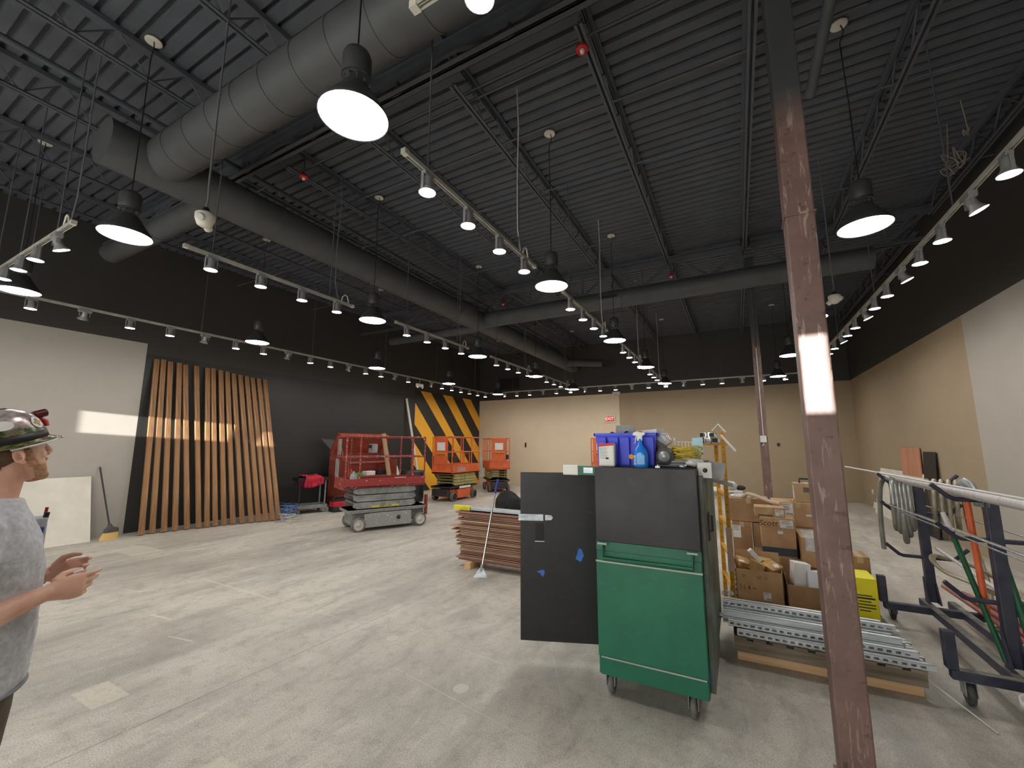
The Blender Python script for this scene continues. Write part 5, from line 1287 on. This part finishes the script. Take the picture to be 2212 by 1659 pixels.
ribbed('flexible_conduit', 'coil of tan flexible conduit on the rack arm behind the steel coil', 'conduit', ap+[(.22, -.05, 1.2), (.25, .0, .9), (.28, -.1, .5), (.25, -.2, .26)], .017, FLEXT, (1.58, 5.5, 0))
ap = [(.24*math.sin(2*PI*k/12)*(1+.1*math.sin(k)), .26*math.cos(2*PI*k/12)*(1+.1*math.cos(k*1.7)), .62-.22*(.5-.5*math.cos(2*PI*k/12+1))+.012*math.sin(k*2.1)) for k in range(44)]
ribbed('flexible_conduit', 'loose loops of pale conduit sagging from the lower rack arm', 'conduit', ap+[(.2, -.5, .42), (.3, -1.0, .36), (.34, -1.5, .34)], .013, FLEXT, (1.72, 5.2, .04), amp=.05)
rod('plastic_pipe', 'pale pipe slanting down through the loose conduit loops', 'pipe', (1.56, 5.4, .72), (1.86, 4.0, .36), .014, PVC)
# orange and green handled tools hung on the second post
ORP = mat('orange_fibreglass', sr(230, 110, 66), .5, col2=sr(212, 94, 52), scale=8)
GRP = mat('green_fibreglass', sr(24, 96, 62), .5, col2=sr(18, 80, 50), scale=8)
o = thing('shovel', 'orange handled tool hanging grip up on the navy rack', 'tool', (1.43, 4.28, 0))
MB().tube([(.01, -.02, .50), (0, 0, 1.31)], .019, 10).build('handle', ORP, o)
o = thing('conduit_bender', 'grey cast conduit bender head resting on the top rack arm', 'conduit bender', (1.43, 4.25, 1.34))
m = MB(); m.loft([((0, -.16, -.03), .02, .03, (1, 0, 0), (0, 0, 1)), ((0, -.09, .035), .022, .032, (1, 0, 0), (0, .3, 1)), ((0, 0, .06), .024, .032, (1, 0, 0), (0, 0, 1)), ((0, .09, .04), .022, .03, (1, 0, 0), (0, -.3, 1)), ((0, .16, -.01), .02, .024, (1, 0, 0), (0, -.5, .8))], 14); m.build('shoe', CLEARG, o)
m = MB(); m.tube([(0, 0, .04), (0, 0, -.02)], .03, 14); m.build('socket', CLEARG, o)
m = MB(); m.prism([(-.06, 0), (.06, 0), (.045, -.09), (-.05, -.09)], .004, frame((.03, -.1, -.01), (.5, -.85, 0), (0, 0, 1))); m.prism([(-.05, 0), (.04, 0), (.03, -.05), (-.05, -.05)], .004, frame((-.03, .05, -.01), (.5, -.85, 0), (0, 0, 1))); m.build('hook_plate', GALV, o)
o = thing('scraper_pole', 'green pole with white eyelet grip leaning on the navy rack', 'pole', (1.37, 4.42, 0))
MB().tube([(.0, -.0, 1.02), (.08, -.3, .26)], .017, 10).build('pole', GRP, o)
m = MB(); m.tube([(-.016, .06, 1.15), (0, .0, 1.02)], [.016, .02], 10); m.build('white_grip', WHITE, o)
rod('green_pole', 'plain green pole standing behind the orange handle on the rack', 'pole', (1.52, 4.3, 1.28), (1.56, 4.06, .38), .02, GRP)
# bucket at the picture edge
o = thing('bucket', 'white bucket on the floor before the navy rack', 'bucket', (1.40, 3.46, 0))
m = MB(); m.lathe([(0, 0), (.125, 0), (.13, .01), (.142, .26)], 26); m.build('pail', mat('grey_white_pail', sr(150, 154, 156), .5), o)
m = MB(); m.lathe([(.142, .26), (.15, .262), (.15, .30), (.138, .30), (.138, .26), (.0, .255)], 26); m.build('rim', WHITE, o)
# sheets leaning on the taupe wall
def lean(label, y0, y1, h, t, off, mt, name):
    a = V((XR-off-.02, y0, .003)); ang = math.asin(min(.9, off/h))
    M = Matrix.Translation(a) @ Matrix.Rotation(ang, 4, 'Y')
    e = MB().box(-t, 0, 0, y1-y0, 0, h).build(name, mt, None, bevel=.002); e.matrix_world = M; return tag(e, label, 'board')
lean('white wallboard sheet leaning low on the taupe wall behind the rack', 11.0, 13.9, 1.13, .014, .21, DRYW, 'wallboard_sheet')
lean('reddish plywood sheet leaning on the taupe wall behind white wallboard', 11.15, 12.25, 1.62, .018, .028, PLY, 'plywood_sheet')
lean('black sheet standing for the shadow strip on the taupe wall beside the plywood', 10.4, 10.97, 1.55, .016, .10, BLACKPL, 'shadow_strip')  # dark sheet put where a strip of shadow falls beside the plywood
lean('low white strip leaning on the taupe wall toward the corner', 13.95, 14.9, .16, .014, .03, DRYW, 'wallboard_strip')
# ------------------------------------------------------------------ the man at the picture edge
SKIN = mat('fair_skin', sr(226, 180, 158), .5, col2=sr(210, 158, 136), scale=14)
SHIRT = mat('heather_grey_cotton', sr(200, 202, 206), .9, col2=sr(178, 180, 185), scale=60, bump=.25, bscale=140)
TROUS = mat('dark_olive_trousers', sr(98, 90, 78), .9, col2=sr(78, 71, 62), scale=12, bump=.3, bscale=60)
HAIR = mat('light_brown_hair', sr(112, 82, 58), .7, col2=sr(84, 60, 42), scale=50, stretch=(1, 1, .2), bump=.5, bscale=150)
BEARD = mat('reddish_brown_beard', sr(200, 154, 122), .85, col2=sr(170, 122, 92), scale=70, bump=.8, bscale=220)
man = thing('person', 'man in grey T-shirt and stickered hard hat looking up, hands together', 'person', (-2.42, .50, 0), R(-12))
XA, YA, ZA = (1, 0, 0), (0, 1, 0), (0, 0, 1)
HT = Matrix.Translation((.0, .014, 1.615)) @ Matrix.Rotation(R(26), 4, 'Z') @ Matrix.Rotation(R(13), 4, 'X')
H3 = HT.to_3x3()
def hp(*p): return HT @ V(p)
b = MB()
# head
b.ell(hp(0, -.008, .045), .074, .094, .086, 20, 14, H3)
secs = []
for z, w, y0, y1 in ((.05, .066, -.03, .088), (.02, .066, -.03, .090), (-.01, .064, -.03, .090), (-.04, .061, -.03, .090), (-.07, .054, -.02, .089), (-.095, .040, .0, .089), (-.110, .022, .03, .083)):
    secs.append((hp(0, (y0+y1)/2, z), w, (y1-y0)/2, H3 @ V(XA), H3 @ V(YA)))
b.loft(secs, 20)
b.loft([(hp(0, .086, .036), .009, .010, H3 @ V(XA), H3 @ V(YA)), (hp(0, .101, .012), .010, .013, H3 @ V(XA), H3 @ V(YA)), (hp(0, .108, -.010), .015, .014, H3 @ V(XA), H3 @ V(YA)), (hp(0, .099, -.023), .014, .010, H3 @ V(XA), H3 @ V(YA))], 12)
b.ell(hp(0, .114, -.011), .012, .010, .011, 10, 8)
for s in (-1, 1):
    b.ell(hp(s*.012, .100, -.019), .008, .010, .008, 8, 6)
    b.ell(hp(s*.030, .080, .036), .026, .014, .010, 10, 8, H3)
    b.ell(hp(s*.036, .062, -.012), .024, .022, .022, 10, 8, H3)
    ES = .84
    E_ = H3 @ Matrix.Rotation(R(-10), 3, 'X') @ Matrix.Rotation(R(s*18), 3, 'Z')
    ring = [hp(s*.079+s*.006*math.cos(2*PI*k/14), -.014+.0125*math.cos(2*PI*k/14), -.002+.022*math.sin(2*PI*k/14)) for k in range(14)]
    b.tube(ring, .0044, 6, closed=True); b.ell(hp(s*.072, -.012, .002), .006, .014, .022, 10, 8, E_); b.ell(hp(s*.078, -.004, -.027), .006, .008, .009, 8, 6)
b.ell(hp(0, .087, -.046), .022, .010, .0055, 12, 6, H3); b.ell(hp(0, .086, -.058), .019, .010, .006, 12, 6, H3)
b.ell(hp(0, .078, -.098), .022, .017, .018, 12, 8, H3)
# neck and trunk
b.loft([(hp(0, -.012, -.02), .058, .066, XA, YA), ((0, -.005, 1.52), .058, .066, XA, YA), ((0, -.015, 1.46), .066, .07, XA, YA), ((0, -.015, 1.42), .10, .075, XA, YA)], 18)
b.loft([((0, .0, .86), .16, .11, XA, YA), ((0, .0, 1.0), .155, .105, XA, YA), ((0, .005, 1.2), .165, .11, XA, YA), ((0, .0, 1.34), .175, .105, XA, YA), ((0, -.01, 1.41), .13, .07, XA, YA), ((0, -.012, 1.44), .07, .066, XA, YA)], 20)
def limb(pts, rs): b.tube(pts, rs, 14); [b.ell(p, r_*.99, r_*.99, r_*.99, 12, 8) for p, r_ in zip(pts, rs)]
RS, RE, RW = (.185, -.02, 1.365), (.275, -.10, 1.04), (.145, .155, 1.122)
LS, LE, LW = (-.185, -.02, 1.365), (-.24, -.04, 1.05), (-.09, .165, 1.14)
limb([RS, (.225, -.055, 1.22), RE], [.047, .046, .042]); limb([RE, (.245, -.03, 1.065), (.182, .08, 1.10), RW], [.044, .046, .036, .028])
limb([LS, (-.215, -.05, 1.23), LE], [.047, .046, .042]); limb([LE, (-.20, .03, 1.08), (-.13, .11, 1.12), LW], [.044, .046, .036, .028])
for s in (-1, 1):
    limb([(s*.09, 0, .88), (s*.095, .01, .5), (s*.095, -.005, .28), (s*.095, -.02, .08)], [.085, .058, .055, .038])
    b.loft([((s*.095, -.06, .04), .035, .03, XA, ZA), ((s*.097, .05, .04), .045, .032, XA, ZA), ((s*.1, .15, .025), .04, .02, XA, ZA)], 12)
def hand(wr, fw, up, inn, curls, spread, thumb):
    """wr wrist, fw direction of fingers, up towards the index side, inn palm normal"""
    wr = V(wr); fw = V(fw).normalized(); up = V(up).normalized(); inn = V(inn).normalized()
    b.loft([(wr, .023, .029, inn, up), (wr+fw*.03, .021, .037, inn, up), (wr+fw*.065, .019, .046, inn, up), (wr+fw*.094, .016, .045, inn, up), (wr+fw*.103, .010, .040, inn, up)], 16)
    for i, (L_, r_) in enumerate(((.076, .0096), (.084, .0098), (.078, .0094), (.062, .0084))):
        base = wr+fw*.093+up*(.032-.0215*i); d = (fw+up*spread*(1.5-i)).normalized(); p = base; pts = [base-fw*.02, base]; rr = [r_, r_*1.05]; ang = 0
        for k, f in enumerate((.45, .32, .23)):
            ang += R(curls[i][k]); q = d*math.cos(ang)+inn*math.sin(ang); p = p+q*L_*f; pts.append(p); rr.append(r_*(1-.09*(k+1)))
        b.tube(pts, rr, 10); [b.ell(pp, r2, r2, r2, 8, 6) for pp, r2 in zip(pts[1:], rr[1:])]
    p0 = wr+fw*.022+up*.026+inn*.012; p1 = p0+thumb[0]*.036 if isinstance(thumb[0], Vector) else p0+(fw*thumb[0][0]+up*thumb[0][1]+inn*thumb[0][2]).normalized()*.040
    p2 = p1+(fw*thumb[1][0]+up*thumb[1][1]+inn*thumb[1][2]).normalized()*.034; p3 = p2+(fw*thumb[2][0]+up*thumb[2][1]+inn*thumb[2][2]).normalized()*.026
    b.tube([p0, p1, p2, p3], [.0155, .0125, .0105, .0085], 10); [b.ell(pp, r2, r2, r2, 8, 6) for pp, r2 in ((p1, .0125), (p2, .0105), (p3, .0085))]
    return p3
tipR = hand(RW, (-.28, .955, .02), (0, -.02, 1), (-.955, -.28, 0), ((12, 16, 12), (18, 24, 16), (27, 32, 22), (38, 38, 26)), .03, ((.8, .5, .5), (1, .12, .35), (1, -.1, .25)))
hand(LW, (.38, .92, .12), (-.25, -.02, 1), (.92, -.38, .1), ((26, 36, 24), (36, 42, 28), (46, 46, 30), (52, 46, 30)), .05, ((.7, .7, .3), (1, .2, .3), (1, -.1, .3)))
body = b.build('body', SKIN, man)
rm = body.modifiers.new('join', 'REMESH'); rm.mode = 'VOXEL'; rm.voxel_size = .0042; rm.use_smooth_shade = True
sm = body.modifiers.new('soft', 'SMOOTH'); sm.factor = .5; sm.iterations = 5
# eyes
for s in (-1, 1):
    m = MB(); m.ell(hp(s*.031, .073, .018), .0115, .0115, .0115, 14, 10); e = m.build('eye', WHITE, man)
    m = MB(); m.ell(hp(s*.031, .0815, .019), .005, .0036, .005, 10, 8); m.build('iris', mat('blue_iris', sr(70, 96, 120), .2), e)
# beard, hair
b = MB(); secs = []
for z, w, y0, y1 in ((-.030, .066, -.005, .050), (-.05, .0635, .0, .086), (-.07, .0565, .0, .0905), (-.095, .042, .015, .0912), (-.112, .025, .03, .087), (-.117, .014, .04, .076)):
    secs.append((hp(0, (y0+y1)/2, z), w, (y1-y0)/2, H3 @ V(XA), H3 @ V(YA)))
b.loft(secs, 22); b.ell(hp(0, .086, -.037), .033, .012, .008, 14, 8, H3); b.ell(hp(0, .0785, -.099), .025, .0195, .0205, 14, 10, H3)
for s in (-1, 1): b.loft([(hp(s*.067, .018, .02), .004, .012, H3 @ V(XA), H3 @ V(YA)), (hp(s*.065, .022, -.02), .005, .016, H3 @ V(XA), H3 @ V(YA)), (hp(s*.062, .03, -.05), .006, .022, H3 @ V(XA), H3 @ V(YA))], 10)
o = b.build('beard', BEARD, man); rm = o.modifiers.new('join', 'REMESH'); rm.mode = 'VOXEL'; rm.voxel_size = .0035; rm.use_smooth_shade = True
b = MB(); b.ell(hp(0, -.040, .012), .073, .062, .062, 18, 12, H3); b.ell(hp(0, -.065, -.03), .055, .034, .035, 14, 10, H3)
for s in (-1, 1): b.ell(hp(s*.068, .012, .036), .007, .014, .022, 10, 8, H3)
o = b.build('hair', HAIR, man)
# shirt
b = MB()
b.loft([((0, .0, .805), .192, .142, XA, YA), ((0, .004, .93), .188, .140, XA, YA), ((0, .010, 1.05), .186, .136, XA, YA), ((0, .012, 1.18), .192, .136, XA, YA), ((0, .006, 1.30), .200, .126, XA, YA), ((0, -.004, 1.365), .182, .108, XA, YA), ((0, -.012, 1.412), .145, .088, XA, YA), ((0, -.014, 1.45), .085, .08, XA, YA)], 30)
for s, S_, E_ in ((1, RS, RE), (-1, LS, LE)):
    S_ = V(S_); E_ = V(E_); d = E_-S_; e = S_+d*.80
    b.tube([S_+V((-s*.07, 0, .0)), S_, S_+d*.35, S_+d*.62, e], [.058, .058, .064, .068, .070], 20)
sh = b.build('t_shirt', SHIRT, man); rm = sh.modifiers.new('join', 'REMESH'); rm.mode = 'VOXEL'; rm.voxel_size = .008; rm.use_smooth_shade = True
sm = sh.modifiers.new('soft', 'SMOOTH'); sm.factor = .6; sm.iterations = 8
tx = bpy.data.textures.new('creases', 'CLOUDS'); tx.noise_scale = .11; tx.noise_depth = 2
d = sh.modifiers.new('creases', 'DISPLACE'); d.texture = tx; d.strength = .022; d.mid_level = .25; d.texture_coords = 'LOCAL'
m = MB(); ring = [V((.079*math.cos(2*PI*k/28), -.013+.076*math.sin(2*PI*k/28), 1.452-.022*math.sin(2*PI*k/28))) for k in range(28)]
m.tube(ring, .008, 7, closed=True); m.build('collar', SHIRT, sh)
m = MB(); m.tube([(.196*math.cos(2*PI*k/40), .145*math.sin(2*PI*k/40), .806) for k in range(40)], .007, 6, closed=True); m.build('hem', mat('darker_grey_hem', sr(140, 142, 148), .9), sh)  # hem ring in a darker grey than the shirt
# chest pocket with pens
m = MB(); m.box(-.125, -.035, .104, .140, 1.262, 1.368); pk = m.build('chest_pocket', SHIRT, sh, bevel=.004)
m = MB(); m.prism([(-.006, -.022), (.004, -.024), (.008, .022), (-.004, .024)], .001, frame((-.0345, .126, 1.31), (0, 1, 0), (0, 0, 1))); m.build('blue_emblem', mat('blue_print', sr(60, 90, 170), .8), pk)
m = MB(); m.cyl((-.07, .128, 1.33), (-.07, .134, 1.405), .005, 8); m.build('red_pen', RED, pk)
m = MB(); m.cyl((-.05, .130, 1.34), (-.048, .136, 1.388), .008, 8); m.build('dark_pen', BLACKPL, pk)
# trousers, belt, boots
b = MB()
b.loft([((0, .0, .80), .178, .128, XA, YA), ((0, .0, .92), .170, .122, XA, YA), ((0, .0, 1.0), .165, .118, XA, YA)], 24)
for s in (-1, 1): b.loft([((s*.075, .0, .86), .098, .122, XA, YA), ((s*.09, .005, .74), .096, .112, XA, YA), ((s*.095, .01, .5), .078, .085, XA, YA), ((s*.095, .0, .28), .072, .078, XA, YA), ((s*.095, -.01, .07), .066, .076, XA, YA)], 20)
o = b.build('trousers', TROUS, man); rm = o.modifiers.new('join', 'REMESH'); rm.mode = 'VOXEL'; rm.voxel_size = .009; rm.use_smooth_shade = True
sm = o.modifiers.new('soft', 'SMOOTH'); sm.factor = .6; sm.iterations = 6
for s in (-1, 1):
    m = MB(); m.loft([((s*.095, -.085, .055), .045, .055, XA, ZA), ((s*.097, -.02, .055), .05, .055, XA, ZA), ((s*.1, .09, .042), .053, .042, XA, ZA), ((s*.102, .17, .032), .045, .03, XA, ZA), ((s*.102, .195, .028), .022, .016, XA, ZA)], 18); m.build('boot', mat('brown_leather', sr(96, 70, 50), .6), man)
# watch
m = MB(); c = V(LW)-V((.016, .024, .008)); dd = (V(LW)-V((-.13, .11, 1.12))).normalized()
m.tube([c-dd*.012, c+dd*.012], [.0365, .034], 18); m.cyl(c+V((.02, -.02, .02)), c+V((.028, -.028, .03)), .016, 12); m.build('wrist_watch', BLACKPL, man)
# hard hat
def camo():
    m, t, b_ = newmat('camouflage_hat_shell'); p = t.coord(); x, y, z = t.sep(p)
    n = t.noise(t.coord((14, 14, 26), loc=(3, 1, 2)), 1.6, 4, .6, .6); n2 = t.noise(t.coord((20, 20, 30)), 1.4, 3)
    low = t.ramp(n, [(.42, sr(66, 74, 44)), (.5, sr(110, 112, 70)), (.58, sr(142, 126, 112)), (.64, sr(70, 58, 52))])
    hi = t.ramp(n2, [(.4, sr(150, 134, 132)), (.6, sr(196, 182, 180))])
    mr = t.new('ShaderNodeMapRange'); t.set(mr, Value=t.math('ADD', z, t.math('MULTIPLY', n, .03)), From_Min=.068, From_Max=.082)
    t.l.new(t.mix(mr.outputs[0], low, hi), b_.inputs['Base Color']); b_.inputs['Roughness'].default_value = .25; b_.inputs['Metallic'].default_value = .25
    return m
HAT = Matrix.Translation((.0, .014, 1.615)) @ Matrix.Rotation(R(26), 4, 'Z') @ Matrix.Rotation(R(17), 4, 'X') @ Matrix.Translation((0, -.014, .046)) @ Matrix.Scale(.93, 4)
prof = [(1.07, -.012), (1.08, -.006), (1.03, .0), (1.0, .02), (.97, .05), (.88, .085), (.70, .112), (.45, .128), (.2, .134), (0, .135)]
def hatloft(m, scale=1.0, z0=0, z1=1, up=0.):
    vs = []; n = 44
    for i, (r_, z) in enumerate(prof):
        for k in range(n):
            a = 2*PI*k/n; ry = .128*r_; rx = .106*r_; f = max(0, math.sin(a))**4
            y = ry*math.sin(a); 
            if i < 2: y += .050*f
            vs.append((rx*math.cos(a)*scale, y*scale, z*1.0-(.012*f if i < 2 else 0)))
    fs = [(i*n+k, i*n+(k+1) % n, (i+1)*n+(k+1) % n, (i+1)*n+k) for i in range(len(prof)-1) for k in range(n)]
    m._add(vs, fs, True)
m = MB(); hatloft(m); hat = m.build('hard_hat', camo(), man); hat.matrix_local = HAT
s = hat.modifiers.new('thick', 'SOLIDIFY'); s.thickness = .005; s.offset = 0
s = hat.modifiers.new('round', 'SUBSURF'); s.levels = 1; s.render_levels = 1
m = MB(); n = 40
for z0, z1, g in ((.006, .036, .0035),):
    vs = []
    for z, q in ((z0, 1.035), (z1, 1.0), (z1, 1.025), (z0, 1.06)):
        for k in range(n): a = 2*PI*k/n; vs.append((.106*q*math.cos(a), .128*q*math.sin(a), z+.014*math.sin(a)*0))
    m._add(vs, [(i*n+k, i*n+(k+1) % n, ((i+1) % 4)*n+(k+1) % n, ((i+1) % 4)*n+k) for i in range(4) for k in range(n)], True)
m.build('lamp_strap', BLACKPL, hat)
m = MB(); m.tube([(0, .13, .03), (0, .118, .075), (0, .085, .108), (0, .03, .135), (0, -.05, .135), (0, -.11, .08)], .006, 8); m.bar((-.012, .128, .04), (-.012, .095, .1), .02, .006); m.build('crown_strap', BLACKPL, hat)
m = MB(); m.loft([((0, .136, .040), .020, .016, XA, YA), ((0, .134, .062), .021, .017, XA, YA), ((0, .120, .078), .02, .016, XA, YA)], 16); m.build('headlamp_bracket', RED, hat)
m = MB(); m.cyl((0, .112, .092), (0, .150, .096), .017, 16); m.cyl((0, .150, .096), (0, .153, .096), .014, 14); m.build('headlamp', mat('dark_red_headlamp', sr(96, 28, 34), .3), hat)
# stickers on the near side of the shell
def onhat(a, z):
    rs = [r_ for r_, zz in prof[3:]]; zs_ = [zz for r_, zz in prof[3:]]
    for i in range(len(zs_)-1):
        if zs_[i] <= z <= zs_[i+1]:
            f = (z-zs_[i])/(zs_[i+1]-zs_[i]); r_ = rs[i]+(rs[i+1]-rs[i])*f; break
    return V((.106*r_*math.cos(a), .128*r_*math.sin(a), z))
def sticker(a0, z0, wa, wz, mt, name, off, star=False):
    c = onhat(a0, z0); e1 = (onhat(a0+.05, z0)-onhat(a0-.05, z0)).normalized(); e2 = (onhat(a0, z0+.01)-onhat(a0, z0-.01)).normalized(); nn = e1.cross(e2); 
    if nn.dot(c) < 0: nn = -nn
    pts = []; N = 28
    for k in range(N):
        t_ = 2*PI*k/N; q = 1
        if star: q = .45+.55*abs(math.cos(t_*2))
        p = onhat(a0+wa*q*math.cos(t_), max(.021, min(.134, z0+wz*q*math.sin(t_))))
        pts.append(p+nn*off)
    m = MB(); m._add([c+nn*(off+.0005)]+pts, [(0, 1+k, 1+(k+1) % N) for k in range(N)], True); return m.build(name, mt, hat)
sticker(.72, .070, .24, .024, PAPER, 'oval_sticker', .0042); sticker(.72, .070, .17, .016, mat('gold_emblem', sr(176, 146, 84), .4, .4), 'gold_emblem', .0052, True)
sticker(-.25, .078, .26, .018, PAPER, 'oval_sticker', .0042)
m = MB(); m.tube([(.112*math.cos(a), .142*math.sin(a)+.02, -.016) for a in [R(-20+8*i) for i in range(12)]], .004, 6); m.build('sweatband_edge', PAPER, hat)
e = MB().cbox((0, 0, 0), (.016, .03, .010)).build('earbud_case', WHITE, None, bevel=.005)
e.matrix_world = Matrix.Translation((-2.42, .50, 0)) @ Matrix.Rotation(R(-12), 4, 'Z') @ Matrix.Translation((.098, .235, 1.170)) @ Matrix.Rotation(R(15), 4, 'X')
e.name = 'small_white_object'; tag(e, "small white object held between the man's fingers", 'object')
# ------------------------------------------------------------------ daylight, sun, camera
w = bpy.data.worlds.new('sky'); SC.world = w; w.use_nodes = True
nt = w.node_tree; bg = nt.nodes['Background']
sky = nt.nodes.new('ShaderNodeTexSky'); sky.sky_type = 'HOSEK_WILKIE'; sky.sun_direction = (.28, -.95, .12); sky.turbidity = 3.
nt.links.new(sky.outputs[0], bg.inputs[0]); bg.inputs[1].default_value = 1.0
sd = V((SUNK, 1, SUNZ)).normalized()
ld = bpy.data.lights.new('sun', 'SUN'); ld.energy = 13; ld.angle = R(.35); ld.color = (1., .97, .92)
lo = bpy.data.objects.new('sun', ld); COL.objects.link(lo); lo.rotation_euler = sd.to_track_quat('-Z', 'Y').to_euler(); lo.location = (2, -8, 4)

f, yaw, pitch, roll, ch = 901.4161, 0.4913, 0.1463, 0.002, 1.6537
fw = V((-math.sin(yaw)*math.cos(pitch), math.cos(yaw)*math.cos(pitch), math.sin(pitch)))
r0 = V((math.cos(yaw), math.sin(yaw), 0)); u0 = r0.cross(fw)
rr = r0*math.cos(roll)+u0*math.sin(roll); uu = -r0*math.sin(roll)+u0*math.cos(roll)
cd = bpy.data.cameras.new('camera'); cd.sensor_fit = 'HORIZONTAL'; cd.sensor_width = 36; cd.lens = 36*f/2212; cd.clip_start = .05
cam = bpy.data.objects.new('camera', cd); COL.objects.link(cam)
M = Matrix((rr, uu, -fw)).transposed().to_4x4(); M.translation = (0, 0, ch); cam.matrix_world = M
SC.camera = cam
vs = SC.view_settings; vs.view_transform = 'Standard'; vs.look = 'None'; vs.exposure = 0.33; vs.gamma = 1; vs.use_curve_mapping = False
cy = SC.cycles; cy.max_bounces = 8; cy.diffuse_bounces = 5; cy.sample_clamp_indirect = 6; cy.caustics_reflective = False; cy.caustics_refractive = False
